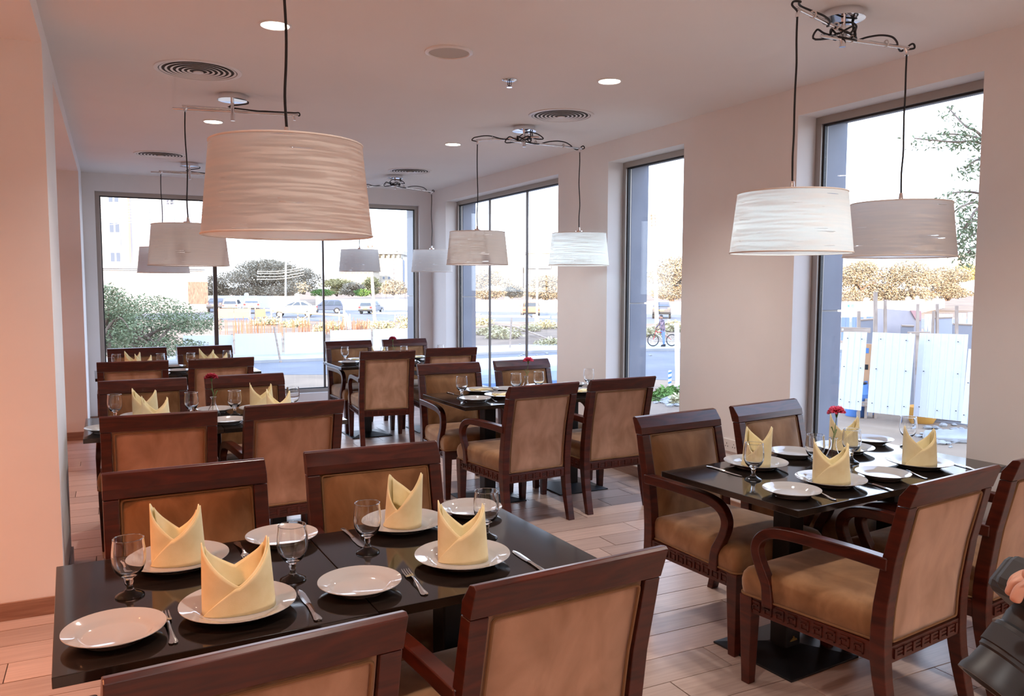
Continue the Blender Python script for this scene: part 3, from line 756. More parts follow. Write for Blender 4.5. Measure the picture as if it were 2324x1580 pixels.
def carnation(pm_, h=.232, tilt=.02):
    def f():
        t = thing('carnation', 'x', 'flower'); R = random.Random(11); zt = h
        st = spline([(-.006, 0, .012), (-.003, .002, .06), (0, 0, .115), (tilt*.5, 0, .16), (tilt, .002, zt-.018)], 5)
        obj('stem', MB().tube(st, .0017, 6), M['leaf'], t, smooth=True)
        obj('calyx', MB().lathe([(.0005, zt-.026), (.004, zt-.022), (.0065, zt-.010), (.0085, zt-.001), (.006, zt+.002), (.0005, zt+.002)], 12, (tilt, .002, 0)), M['leaf'], t, smooth=True)
        for k, (z0, dx) in enumerate(((.135, .018), (.15, -.016))):
            obj('leaf', MB().tube(spline([(.006, 0, z0-.02), (.006+dx*.6, .002, z0), (.006+dx, .004, z0+.016), (.006+dx*1.2, .004, z0+.010)], 4), [.0012+.0012*sin(pi*i/12) for i in range(13)], 6), M['leaf'], t, smooth=True)
        bl = 0
        for ring, (cnt, r, el, sz) in enumerate(((9, .018, .22, .031), (9, .014, .55, .030), (7, .009, .95, .028), (5, .004, 1.25, .024))):
            for j in range(cnt):
                a = 2*pi*j/cnt+ring*.5+R.uniform(-.2, .2); g = MB(); n = 5; e = el+R.uniform(-.12, .12)
                for v in range(4):
                    for u in range(n+1):
                        q = (u/n-.5)*2; L = sz*(v/3)*1.25; w = sz*(.25+.95*v/3); ruf = (.0042*sin(u*2.9+j)+R.uniform(-.001, .001))*(v/3)
                        x = L*cos(e); zz = L*sin(e)+ruf-.25*(w*q)**2/sz; y = w*q*.62
                        g.v.append((tilt+x*cos(a)-y*sin(a), .002+x*sin(a)+y*cos(a), zt+zz))
                for v in range(3):
                    for u in range(n): q = v*(n+1)+u; g.f.append((q, q+1, q+n+2, q+n+1))
                o = obj('petal', g, pm_, t, smooth=True); sm = o.modifiers.new('solid', 'SOLIDIFY'); sm.thickness = .0008
        return t
    return f
CARB = Kind(carnation(M['petal']), 'carnations in the bud vases'); CARD = Kind(carnation(M['petal_dark'], .235, -.008), 'carnations in the bud vases')

# layouts, metres from each table's near left corner
PLAIN = {'T1': {'A': (.318, .62), 'B': (.412, .182), 'C': (1.035, .655), 'D': (1.068, .245), 'a': (.128, .155), 'b': (.635, .685), 'c': (.728, .175), 'd': (1.312, .695),
                'gA': (.176, .415), 'gB': (.585, .33), 'gC': (.844, .455), 'gD': (1.232, .412)},
         'T2': {'A': (.435, .59), 'B': (.455, .205), 'C': (1.085, .605), 'D': (1.085, .21), 'a': (.765, .655), 'b': (.165, .165), 'c': (.735, .155), 'd': (1.385, .665),
                'gA': (.23, .42), 'gB': (.62, .415), 'gC': (.885, .42), 'gD': (1.45, .50), 'v': (.825, .475)},
         'T3': {'A': (.33, .58), 'B': (.37, .20), 'C': (1.02, .58), 'D': (1.06, .20), 'a': (.115, .19), 'b': (.74, .65), 'c': (.755, .18), 'd': (1.30, .55),
                'gA': (.163, .585), 'gB': (.585, .48), 'gC': (.836, .455), 'gD': (1.205, .50), 'v': (.72, .545)},
         'T4': {'A': (.425, .62), 'B': (.455, .30), 'C': (.965, .595), 'D': (1.10, .22), 'a': (.185, .225), 'b': (.635, .59), 'c': (.78, .15), 'd': (1.255, .61),
                'gA': (.170, .415), 'gB': (.615, .41), 'gC': (.835, .445), 'gD': (1.285, .43), 'v': (.785, .555)},
         'T5': {'A': (.33, .58), 'B': (.40, .20), 'C': (.99, .58), 'D': (1.06, .20), 'b': (.69, .63), 'c': (.69, .22),
                'gA': (.19, .62), 'gB': (.565, .52), 'gC': (.83, .46), 'gD': (1.18, .60)},
         'T6': {'A': (.36, .58), 'B': (.45, .20), 'C': (1.00, .58), 'D': (1.05, .20), 'a': (.175, .33), 'b': (.70, .62), 'c': (.74, .20), 'd': (1.30, .58),
                'gA': (.20, .58), 'gB': (.575, .40), 'gC': (.80, .42), 'gD': (1.235, .44), 'v': (.69, .44)}}
SIDEOF = {'a': 'far side left end' , 'b': 'far side middle', 'c': 'near side middle', 'd': 'far side right end'}
nk = 0
for k, lay in PLAIN.items():
    nm = TAB[k][3]; A = RAD(TAB[k][1])
    for s, (lx, ly) in lay.items():
        p = tp(k, lx, ly)
        if s in 'ABCD':
            DIN(p, A, 'white dinner plate set at the %s of %s' % (SEAT[s], nm))
            top = (p[0], p[1], TZ+.0062)
            if k == 'T4' or (k == 'T6' and s != 'B'):
                FLAT((p[0], p[1], TZ), A+random.uniform(-.3, .3), 'flat folded napkin at the %s of %s' % (SEAT[s], nm))
            else:
                v = {('T1', 'B'): 0, ('T1', 'A'): 1, ('T1', 'D'): 1, ('T1', 'C'): 2, ('T2', 'A'): 2, ('T2', 'D'): 1, ('T2', 'B'): 1, ('T2', 'C'): 1}.get((k, s), 1)
                rz = {('T1', 'A'): -.22, ('T1', 'B'): -.05, ('T1', 'C'): -.75, ('T1', 'D'): -.45, ('T2', 'A'): -1.15, ('T2', 'B'): -.75, ('T2', 'C'): -.6, ('T2', 'D'): -.55}.get((k, s), random.uniform(-.5, -.05))
                MITRES[v](top, rz, 'standing yellow napkin at the %s of %s' % (SEAT[s], nm))
        elif s in 'abcd':
            ds = {'a': 'left end', 'b': 'far middle', 'c': 'near middle', 'd': 'right end'}
            if k == 'T2': ds = {'a': 'far middle', 'b': 'near left corner', 'c': 'near middle', 'd': 'far right end'}
            SIDE(p, 0, 'small white side plate at the %s of %s' % (ds[s], nm))
        elif s[0] == 'g': GOB(p, random.uniform(0, 6), 'stemmed water goblet for the %s of %s' % (SEAT[s[1]], nm))
        elif s == 'v':
            VASE(p, 0, 'clear glass bud vase on %s' % nm)
            (CARB if k in ('T2', 'T4') else CARD)((p[0], p[1], TZ), A, ('bright red' if k in ('T2', 'T4') else 'dark red')+' carnation in the bud vase on %s' % nm)
# cutlery: tip -> handle end in world metres
def cut(kind, tip, end, label):
    dx, dy = end[0]-tip[0], end[1]-tip[1]
    kind((tip[0], tip[1], TZ+.0004), math.atan2(-dx, dy), label)
n1 = TAB['T1'][3]; n2 = TAB['T2'][3]
cut(FORK, (.095, 2.165), (.106, 1.95), 'fork between plates at the near left seat of '+n1)
cut(FORK, (.738, 2.19), (.727, 1.99), 'fork by the plates at the near right seat of '+n1)
cut(KNIFE, (.432, 2.17), (.434, 1.955), 'knife right of the plate at the near left seat of '+n1)
cut(KNIFE, (1.096, 2.21), (1.096, 2.0), 'knife right of the plate at the near right seat of '+n1)
cut(KNIFE, (.688, 2.445), (.680, 2.67), 'knife left of the goblet at the far right seat of '+n1)
cut(FORK, (.345, 2.47), (.337, 2.665), 'fork right of the standing napkin at the far left seat of '+n1)
cut(KNIFE, (.022, 2.40), (.006, 2.62), 'knife behind the goblet at the far left seat of '+n1)
cut(FORK, (1.042, 2.50), (1.036, 2.68), 'fork peeking behind the plate at the far right seat of '+n1)
cut(KNIFE, (2.425, 2.66), (2.418, 2.87), 'knife left of the plate at the far left seat of '+n2)
cut(KNIFE, (2.83, 2.42), (2.806, 2.24), 'knife right of the plate at the near left seat of '+n2)
cut(FORK, (2.515, 2.40), (2.482, 2.215), 'fork right of the corner side plate on '+n2)
cut(FORK, (3.15, 2.48), (3.112, 2.28), 'fork beside the plate at the near right seat of '+n2)
cut(KNIFE, (3.495, 2.52), (3.465, 2.33), 'knife at the right end by the near right seat of '+n2)
cut(KNIFE, (2.298, 5.52), (2.283, 5.71), 'knife left of the plate on the middle window table')
cut(FORK, (2.432, 5.33), (2.415, 5.14), 'fork beside the side plate on the middle window table')
cut(FORK, (.735, 5.10), (.755, 4.90), 'fork between the two near chairs on the second left table')
cut(FORK, (2.90, 8.22), (2.90, 8.02), 'fork beside the near plates on the back corner table')

# ------------------------------------------------------------------ outside: ground, road, walls
M['sand'] = noisy(mat('sandy_ground', (.5, .38, .27), .95, spec=.1), (.20, .15, .115), (.32, .235, .165), (.35,)*3, 8, .6, .35, .65, coord='Object', bscale=9)
M['asphalt'] = noisy(mat('asphalt', (.2, .2, .22), .8, spec=.2), (.15, .15, .165), (.19, .19, .205), (.5,)*3, 6)
M['paving'] = noisy(mat('pale_paving', (.55, .52, .5), .85), (.33, .32, .31), (.42, .40, .385), (.6,)*3, 5)
M['concrete'] = noisy(mat('concrete', (.5, .48, .46), .85), (.26, .255, .25), (.38, .37, .355), (2,)*3, 5)
M['render'] = mat('white_render', (.82, .80, .77), .8, spec=.2)
M['sheet'] = mat('white_hoarding_sheet', (.60, .60, .62), .5)
M['post'] = noisy(mat('weathered_timber', (.38, .29, .22), .9), (.30, .23, .18), (.46, .36, .28), (2, 2, 12), 4)
M['rust'] = mat('rusty_steel', (.30, .13, .07), .9)
M['bark'] = noisy(mat('bark', (.20, .14, .10), .95), (.15, .10, .075), (.26, .19, .14), (6, 6, 2), 4)
def leafm(name, c):
    g = mat(name, c, .8, spec=.1); b = g.node_tree.nodes['Principled BSDF']; N = g.node_tree.nodes; L = g.node_tree.links
    ge = N.new('ShaderNodeNewGeometry'); h = N.new('ShaderNodeHueSaturation'); mr = N.new('ShaderNodeMapRange'); mr.inputs['To Min'].default_value = .6; mr.inputs['To Max'].default_value = 1.35
    h.inputs['Color'].default_value = (*c, 1); L.new(ge.outputs['Random Per Island'], mr.inputs[0]); L.new(mr.outputs[0], h.inputs['Value']); L.new(h.outputs[0], b.inputs['Base Color'])
    return g
M['lf_hazy_dry'] = leafm('hazy_dry_acacia_leaf', (.33, .27, .19)); M['lf_hazy_grey'] = leafm('hazy_grey_acacia_leaf', (.34, .29, .21)); M['lf_green'] = leafm('green_leaf', (.13, .22, .06))  # dry and grey leaves lightened: distance haze painted into their colour
M['lf_bush'] = leafm('bush_leaf', (.20, .23, .13)); M['lf_scrub'] = leafm('pale_scrub', (.48, .43, .26)); M['lf_gold'] = leafm('golden_leaf', (.40, .35, .17))
def gstruct(name, poly, z, mt, depth=.06):
    b_ = MB().loft([[(x, y, z-depth) for x, y in poly], [(x, y, z) for x, y in poly]]); return struct(name, b_, mt)
b = MB(); gx = [(-160, -100), (330, -100), (330, 420), (-160, 420)]
gstruct('floor_outside_ground', gx, GZ, M['sand'], .5)
gstruct('floor_near_road', [(-60, 33), (5.3, 32.6), (12, 29.6), (18.4, 24.7), (23, 19), (29, 8), (33, -12), (70, -12), (62, 8), (42, 26.5), (27, 35.2), (20, 37.0), (6, 37.4), (-60, 38.5)], GZ+.01, M['asphalt'])
gstruct('trim_2', [(-60, 38.5), (6, 37.4), (20, 37.0), (27, 35.2), (42, 26.5), (62, 8), (66, 12), (45, 30.5), (29, 39.3), (20, 41), (6, 41.2), (-60, 42)], GZ+.14, M['paving'], .2)
gstruct('floor_far_road', [(gp(420, 728).x-40, gp(420, 728).y+30), tuple(gp(560, 728)[:2]), tuple(gp(900, 729)[:2]), tuple(gp(1230, 731)[:2]), tuple(gp(1530, 736)[:2]), tuple(gp(1920, 745)[:2]), (90, 20), (100, 40), tuple(gp(1920, 722)[:2]), tuple(gp(1530, 713.5)[:2]), tuple(gp(1150, 707.5)[:2]), tuple(gp(900, 703.5)[:2]), tuple(gp(560, 699.5)[:2]), (gp(420, 699).x-40, gp(420, 699).y+30)], GZ+.012, M['asphalt'])
def wall_run(name, pts, h, th, label, caps=0):
    """free-standing boundary wall through ground points, with pier caps"""
    t = thing(name, label, 'wall', (pts[0][0], pts[0][1], GZ))
    o = Vector((pts[0][0], pts[0][1], 0))
    for a, b_ in zip(pts, pts[1:]):
        a = Vector((a[0], a[1], 0))-o; b_ = Vector((b_[0], b_[1], 0))-o; d = b_-a; L = d.length; ang = math.atan2(d.y, d.x); mid = (a+b_)/2
        obj('wall_section', MB().box((mid.x, mid.y, h/2), (L, th, h), ang), M['render'], t)
        if caps:
            n = max(1, int(L/caps))
            for k in range(n+1):
                p = a+d*(k/n); obj('pier', MB().box((p.x, p.y, h/2+.15), (.5, .45, h+.3), ang).box((p.x, p.y, h+.36), (.3, .3, .15), ang), M['render'], t)
    return t
wall_run('boundary_wall', [gp(250, 697), gp(560, 699), gp(675, 700.5)], 1.75, .25, 'sunlit white boundary wall left of the road behind the parked cars', 9)
wall_run('boundary_wall', [gp(722, 702.5), gp(900, 703.5), gp(1000, 704.5)], 1.45, .25, 'shaded white boundary wall behind the two dark off-road cars', 7)
wall_run('boundary_wall', [gp(1040, 706), gp(1150, 707), gp(1300, 709), gp(1560, 713.5)], 1.5, .25, 'bright white boundary wall behind the orange van and dark sedan', 12)
wall_run('boundary_wall', [gp(1890, 721), gp(1965, 720), gp(2060, 716), gp(2140, 699)], 1.75, .25, 'long white wall with pier caps beyond the corrugated panels', 7)
# traffic islands on the far road
for x, y, w, lab in ((1145, 720, 6, 'low concrete kerb island left of the orange van'), (1265, 722, 5, 'low concrete kerb island right of the orange van'), (930, 713.5, 9, 'long low kerb island right of the grey car')):
    p = gp(x, y); t = thing('kerb_island', lab, 'kerb', p, -.7)
    obj('kerb', MB().loft([[(-w/2, -.5, 0), (w/2, -.5, 0), (w/2, .5, 0), (-w/2, .5, 0)], [(-w/2+.3, -.35, .2), (w/2-.3, -.35, .25), (w/2-.3, .35, .25), (-w/2+.3, .35, .2)]]), M['concrete'], t)
    obj('end_block', MB().box((-w/2+.1, 0, .18), (.5, .9, .36), .1), M['concrete'], t, bevel=.04)

# ---- white hoarding seen through the back window
FX = [(395, 786, 478, 781, .0), (416, 762, 533, 757, 0), (534, 760.5, 731, 752.5, 0), (643, 755, 0, 0, 0)]
HOARD = [((398, 822), (405+5, 822), 0, 0)]
def hoarding(xl, xr, ybl, ybr, yt, label):
    a = gp(xl, ybl); c = gp(xr, ybr); d = c-a; L = d.length; dep = ((a+c)/2-CP).dot(CF)
    h = (((ybl+ybr)/2)-yt)/F_PX*dep
    t = thing('hoarding_panel', label, 'fence panel', ((a+c)/2), math.atan2(d.y, d.x), 'white sheet hoarding along the near road')
    obj('sheet', MB().bb(-L/2+.02, L/2-.02, -.012, .012, .12, h), M['sheet'], t, bevel=.004)
    for s in (-1, 1):
        obj('post', MB().box((s*(L/2-.08), .06, h/2+.02), (.07, .07, h+.04), 0, 0, s*.02), M['post'], t)
    obj('rail', MB().bb(-L/2, L/2, .03, .075, h*.7, h*.7+.08), M['post'], t)
hoarding(398, 477, 822, 819, 780, 'low white hoarding sheet half under the green bush')
hoarding(416, 531, 815, 813, 761, 'white hoarding sheet behind the thick brown window mullion')
hoarding(533, 641, 814, 811, 757, 'broad white hoarding sheet left of the leaning pole')
hoarding(645, 739, 811, 806, 754, 'broad white hoarding sheet right of the leaning pole')
hoarding(749, 843, 806, 802, 749, 'white hoarding sheet right of the thin window mullion')
hoarding(846, 965, 802, 797, 746, 'rightmost white hoarding sheet behind the dark carnation')
def pole(name, foot, top, r0, r1, mt, label, cat='post', arms=None, sides=10):
    t = thing(name, label, cat, foot); v = Vector(top)-Vector(foot)
    obj('shaft', MB().tube([(0, 0, 0), v*.5, v], [r0, (r0+r1)/2, r1], sides), mt, t, smooth=True)
    obj('foot_collar', MB().lathe([(.0005, -.02), (r0*1.5, -.02), (r0*1.4, .06), (r0, .09), (.0005, .09)], sides), mt, t, smooth=True)
    return t
a = gp(637, 823); pole('leaning_pole', a, at(622, 742, (a-CP).dot(CF)), .05, .04, M['post'], 'thin grey pole leaning against the white hoarding')

# ---- timber posts and rails, rusty bars, scrub on the sandy plot
def stick(x0, y0, x1, y1, r, label, mt=None, name='timber_post'):
    a = gp(x0, y0); return pole(name, a, at(x1, y1, (a-CP).dot(CF)), r, r*.9, mt or M['post'], label, 'post', sides=6)
stick(568, 722+5, 568, 696, .06, 'thin timber post in front of the orange barrier')
stick(616, 733, 616, 699, .07, 'thin pale post right of the orange barrier')
stick(638, 732, 638, 700, .10, 'timber post at the left end of the yellow rail')
stick(676, 731, 676, 701, .07, 'slanted timber post below the parked white car')
stick(701, 737, 701, 700, .10, 'timber post left of the thin window mullion under the yellow rail')
stick(770, 731, 770, 706, .07, 'short timber post under the yellow rail')
stick(781, 737, 781, 689, .10, 'tall timber post right of the thin window mullion')
stick(794, 738, 794, 713, .07, 'short timber post by the white rag')
stick(893, 745, 897, 714, .05, 'thin post before the rightmost white hoarding')
stick(1157, 795, 1161, 722, .06, 'leaning dark post on the sandy plot in the corner window')
stick(484, 766, 484, 728, .05, 'white stake behind the hoarding beside the brown mullion', M['render'])
def beam(name, pts, r, mt, label, cat):
    t = thing(name, label, cat, pts[0]); P = [Vector(p)-Vector(pts[0]) for p in pts]
    obj('rail_length', MB().tube(P, r, 6), mt, t, smooth=True)
    for p in (P[0], P[-1]): obj('end_fixing', MB().box(p, (r*2.4, r*2.4, r*2.4)), mt, t)
    return t
M['ylw'] = mat('yellow_timber', (.62, .42, .22), .8)
dd = (gp(701, 737)-CP).dot(CF)
beam('yellow_rail', [at(605, 704, dd+4), at(700, 711, dd), at(781, 716, dd-1)], .09, M['ylw'], 'long yellow timber rail nailed across the posts', 'rail')
beam('brace_timber', [gp(672, 737), at(698, 716, dd)], .06, M['post'], 'diagonal timber brace against the post under the yellow rail', 'timber')
dd = (gp(1200, 770)-CP).dot(CF)
beam('bent_pipe', [at(1070, 742, dd+9), at(1140, 739, dd+8), at(1170, 742, dd+6), at(1195, 751, dd+4), gp(1260, 779)+Vector((0, 0, .1))], .06, M['post'], 'long bent pipe across the sandy plot in the corner window', 'pipe')
M['orange'] = mat('orange_board', (.55, .27, .16), .8)
def barrier(x0, x1, yb, yt, label, n=2):
    a = gp(x0, yb); c = gp(x1, yb-1); d = c-a; L = d.length; h = (yb-yt)/F_PX*((a+c)/2-CP).dot(CF)
    t = thing('orange_barrier', label, 'barrier', (a+c)/2, math.atan2(d.y, d.x), 'orange boards on the sandy plot')
    for k in range(n): obj('board', MB().bb(-L/2+k*L/n+.02, -L/2+(k+1)*L/n-.02, -.03, .03, .15, h), M['orange'], t)
    for s in (-1, 1): obj('stake', MB().bb(s*(L/2-.1)-.05, s*(L/2-.1)+.05, .03, .12, 0, h+.1), M['post'], t)
barrier(495, 567, 726, 701, 'wide orange board barrier before the white cars')
barrier(579, 603, 724, 702, 'small orange board barrier right of the wide one', 1)
t = thing('rusty_bar_cluster', 'rows of thin rusty reinforcing bars behind the white hoarding', 'rebar', gp(620, 764))
b = MB(); R = random.Random(5); o0 = gp(620, 764)
for k in range(150):
    x = R.choice((R.gauss(560, 25), R.gauss(620, 25), R.gauss(690, 22), R.gauss(780, 18), R.gauss(825, 15))); y = R.uniform(752, 764); a = gp(x, y)-o0
    h = R.uniform(.6, 1.15); b.tube([a, a+Vector((R.uniform(-.05, .05), 0, h))], .018, 4)
o = obj('bars', b, M['rust'], t); o['kind'] = 'stuff'
t = thing('white_rag', 'white rag hanging on the timber post', 'rag', gp(788, 748))
b = MB().loft([[(-.22, -.02, .1), (.25, -.02, 0), (.25, .02, 0), (-.22, .02, .1)], [(-.18, -.04, .8), (.3, -.03, .7), (.3, .03, .7), (-.18, .04, .8)], [(-.3, -.02, 1.4), (-.05, -.02, 1.3), (-.05, .02, 1.3), (-.3, .02, 1.4)]]); obj('cloth', b, M['sheet'], t, smooth=True)
obj('knot', MB().box((-.2, 0, 1.4), (.12, .1, .1)), M['sheet'], t, bevel=.03)

# ---- plants
def leaf_cloud(b, R, blobs, n, size, flat=1.0, drop=0):
    for k in range(n):
        c, r = R.choices(blobs, [q[1][0]*q[1][1]*q[1][2] for q in blobs])[0]
        while 1:
            p = Vector((R.uniform(-1, 1), R.uniform(-1, 1), R.uniform(-1, 1)))
            if .25 < p.length < 1 or (p.length < 1 and R.random() < .3): break
        p = Vector((c[0]+p.x*r[0], c[1]+p.y*r[1], c[2]+p.z*r[2]*flat-drop*R.random()))
        a = Vector((R.uniform(-1, 1), R.uniform(-1, 1), R.uniform(-.6, .6))).normalized(); c2 = a.cross(Vector((R.uniform(-1, 1), R.uniform(-1, 1), R.uniform(-1, 1)))).normalized()
        s = size*R.uniform(.6, 1.3); w = s*.24
        b.v += [tuple(p), tuple(p+a*s*.5+c2*w), tuple(p+a*s), tuple(p+a*s*.5-c2*w)]; q = len(b.v)-4; b.f.append((q, q+1, q+2, q+3))
def tree(name, foot, w, h, mt, label, cat='tree', n=2600, size=.35, seed=1, trunks=3, lo=.3, group=None, shape=None):
    R = random.Random(seed); t = thing(name, label, cat, foot, 0, group)
    bl = []
    for k in range(9):
        u = R.uniform(-1, 1); z = h*(lo+(1-lo)*(.25+.6*R.random()*(1-.5*u*u)))
        bl.append(((u*w*.34, R.uniform(-.3, .3)*w, min(z, h*.84)), (w*R.uniform(.15, .24), w*R.uniform(.15, .24), h*R.uniform(.13, .20))))
    bl.append(((0, 0, h*.72), (w*.33, w*.3, h*.27))); bl.append(((0, 0, h*(lo+.16)), (w*.42, w*.36, h*.16)))
    b_ = MB(); leaf_cloud(b_, R, bl, int(n*2.3), size*.66); o = obj('crown', b_, mt, t); o['kind'] = 'stuff'
    wd = MB()
    for k in range(trunks):
        a = 2*pi*k/trunks+R.random(); e = bl[k % len(bl)][0]
        wd.tube(spline([(.1*cos(a), .1*sin(a), 0), (.08*w*cos(a), .08*w*sin(a), h*.25), (e[0]*.6, e[1]*.6, h*.5), e], 4), [.035*h*(1-i/14) for i in range(13)], 6)
    obj('trunk', wd, M['bark'], t, smooth=True)
    return t
def tree_px(name, x, yb, wpx, ytop, mt, label, d=None, **k):
    f = gp(x, yb) if d is None else None
    if d is None: d = (f-CP).dot(CF)
    else: f = at(x, yb, d)
    return tree(name, f, wpx/F_PX*d, (yb-ytop)/F_PX*d, mt, label, **k)
tree_px('acacia_tree', 600, 688, 215, 588, M['lf_hazy_grey'], 'broad grey-brown acacia tree behind the sunlit boundary wall', d=128, n=9000, size=.5, seed=3, trunks=6, lo=.1)
tree_px('acacia_tree', 480, 690, 90, 625, M['lf_hazy_dry'], 'smaller brown tree left of the broad acacia by the white building', d=124, n=2500, size=.5, seed=4, lo=.1)
tree_px('acacia_tree', 690, 668, 80, 606, M['lf_hazy_grey'], 'dark grey acacia crown at the right end of the broad acacia', d=140, n=2200, size=.5, seed=5, lo=.1)
tree_px('acacia_tree', 765, 672, 90, 632, M['lf_gold'], 'yellowish tree before the pale low apartment block', d=170, n=2200, size=.6, seed=6, lo=.1)
tree_px('acacia_tree', 800, 672, 70, 640, M['lf_hazy_grey'], 'grey shrubby tree below the pale apartment block', d=165, n=1500, size=.6, seed=7, lo=.05)
tree_px('acacia_tree', 845, 672, 50, 628, M['lf_gold'], 'slim yellow-green tree by the leaning pole', d=168, n=1500, size=.6, seed=8, lo=.1)
tree_px('acacia_tree', 893, 670, 80, 636, M['lf_hazy_dry'], 'brown acacia in front of the unfinished tower block', d=160, n=2000, size=.6, seed=9, lo=.1)
tree_px('acacia_tree', 950, 668, 70, 638, M['lf_hazy_dry'], 'brown acacia beside the right jamb of the back window', d=165, n=1500, size=.6, seed=10, lo=.1)
tree_px('green_shrub', 822, 672, 40, 656, M['lf_green'], 'bright green shrub below the pale apartment block', d=150, n=900, size=.4, seed=11, lo=0, cat='shrub')
tree_px('green_shrub', 730, 672, 60, 655, M['lf_green'], 'green shrub at the thin window mullion', d=150, n=900, size=.4, seed=12, lo=0, cat='shrub')
tree_px('acacia_tree', 1105, 682, 105, 607, M['lf_hazy_dry'], 'golden brown tree at the left of the corner window', d=125, n=3800, size=.5, seed=13, lo=.05)
tree_px('acacia_tree', 1165, 676, 60, 640, M['lf_hazy_grey'], 'small grey tree between the two golden trees of the corner window', d=135, n=1200, size=.5, seed=14, lo=0)
tree_px('acacia_tree', 1240, 682, 120, 622, M['lf_hazy_dry'], 'golden brown tree under the lit middle pendant', d=122, n=3800, size=.5, seed=15, lo=.05)
tree_px('acacia_tree', 1525, 686, 130, 580, M['lf_hazy_dry'], 'tall golden tree behind the utility pole in the narrow window', d=118, n=5200, size=.45, seed=16, lo=.05)
tree_px('acacia_tree', 1955, 693, 150, 592, M['lf_hazy_dry'], 'golden brown tree at the left of the tall right window', d=110, n=5500, size=.42, seed=17, lo=.03)
tree_px('acacia_tree', 2060, 690, 150, 590, M['lf_hazy_dry'], 'golden brown tree in the middle of the tall right window', d=108, n=5500, size=.42, seed=18, lo=.03)
tree_px('acacia_tree', 2150, 682, 150, 603, M['lf_hazy_dry'], 'golden brown tree at the right of the tall right window', d=112, n=5000, size=.42, seed=19, lo=.05)
tree_px('palm_like_tree', 2190, 640, 70, 597, M['lf_gold'], 'yellow-green bushy tree before the far white tower at right', d=135, n=1500, size=.6, seed=20, lo=.05)
tree_px('green_bush', 330, 815, 330, 668, M['lf_bush'], 'big green thorny bush filling the lower left of the back window', d=34, n=7500, size=.16, seed=21, trunks=8, lo=.02, cat='bush')
tree_px('green_bush', 240, 800, 160, 640, M['lf_bush'], 'thorny bush at the far left edge of the back window', d=31, n=3000, size=.16, seed=22, trunks=5, lo=.05, cat='bush')
SCR = [(600, 738, 'left of the rusty bars'), (668, 742, 'under the diagonal timber brace'), (745, 752, 'right beside the thin window mullion'), (835, 744, 'at the foot of the leaning utility pole'), (865, 748, 'just above the carnation hoarding'), (925, 731, 'at the right end of the plot by the jamb'), (940, 748, 'lowest at the right jamb'),
       (1090, 738, 'topmost at the left of the corner window'), (1110, 760, 'left of the leaning dark post'), (1200, 752, 'left above the bend of the pipe'), (1232, 746, 'below the foot of the pale street lamp'), (1245, 787, 'lowest by the right jamb of the corner window'), (1140, 768, 'at the foot of the leaning dark post'), (1475, 764, 'left of the bicycle'), (1522, 752, 'right behind the cyclist')]
for i, (x, y, wh) in enumerate(SCR):
    f = gp(x, y); R = random.Random(40+i); d = (f-CP).dot(CF); w = R.uniform(1.4, 2.6)*d/70+.6
    t = thing('dry_scrub', 'low pale dry shrub '+wh, 'shrub', f, 0, 'dry shrubs on the sandy plot outside')
    b = MB(); leaf_cloud(b, R, [((0, 0, w*.10), (w*.5, w*.5, w*.15)), ((w*.2, 0, w*.17), (w*.28, w*.28, w*.12))], 500, w*.11); o = obj('twigs', b, M['lf_scrub'], t); o['kind'] = 'stuff'
    obj('root', MB().lathe([(.0005, 0), (.08, 0), (.05, .12), (.0005, .15)], 6), M['bark'], t)
# grass tufts by the bollard
for i, (x, y, w, mt) in enumerate(((1530, 893, 1.3, 'lf_green'), (1495, 907, .9, 'lf_green'), (1543, 915, .8, 'lf_scrub'))):
    f = gp(x, y); R = random.Random(90+i); t = thing('grass_tuft', ('green weeds on the rubble below the striped bollard', 'small green weeds left of the rubble pile', 'dry weeds by the concrete rubble at the narrow window')[i], 'weeds', f)
    b = MB(); leaf_cloud(b, R, [((0, 0, .08), (w*.5, w*.4, .14))], 350, .16); o = obj('blades', b, M[mt], t); o['kind'] = 'stuff'
    obj('root', MB().lathe([(.0005, 0), (.05, 0), (.03, .05), (.0005, .06)], 6), M['bark'], t)
# overhanging branches of a tree standing right of the tall window
R = random.Random(77); D0 = 15.
foot = gp(2420, 1010); t = thing('overhanging_tree', 'thin leafy branches reaching in at the right of the tall window', 'tree', foot)
def rel(x, y, d=D0): return at(x, y, d)-foot
b = MB(); hub = rel(2330, 420); b.tube(spline([(0, 0, 0), rel(2380, 760), hub, rel(2330, 250)], 5), [.16-.006*i for i in range(16)], 8)
BR = [[(2300, 420), (2228, 310), (2190, 285), (2150, 242)], [(2300, 380), (2225, 325), (2160, 322), (2075, 314)], [(2300, 380), (2230, 318), (2170, 305), (2135, 306)],
      [(2310, 420), (2235, 365), (2205, 370), (2190, 385)], [(2320, 470), (2225, 440), (2180, 436), (2150, 442)], [(2320, 500), (2225, 462), (2185, 468), (2155, 490)],
      [(2320, 520), (2220, 500), (2190, 520), (2170, 545)], [(2320, 540), (2222, 530), (2190, 545), (2160, 560)], [(2320, 580), (2220, 560), (2200, 570), (2190, 585)], [(2320, 430), (2225, 470), (2200, 500), (2185, 520)]]
lv = MB()
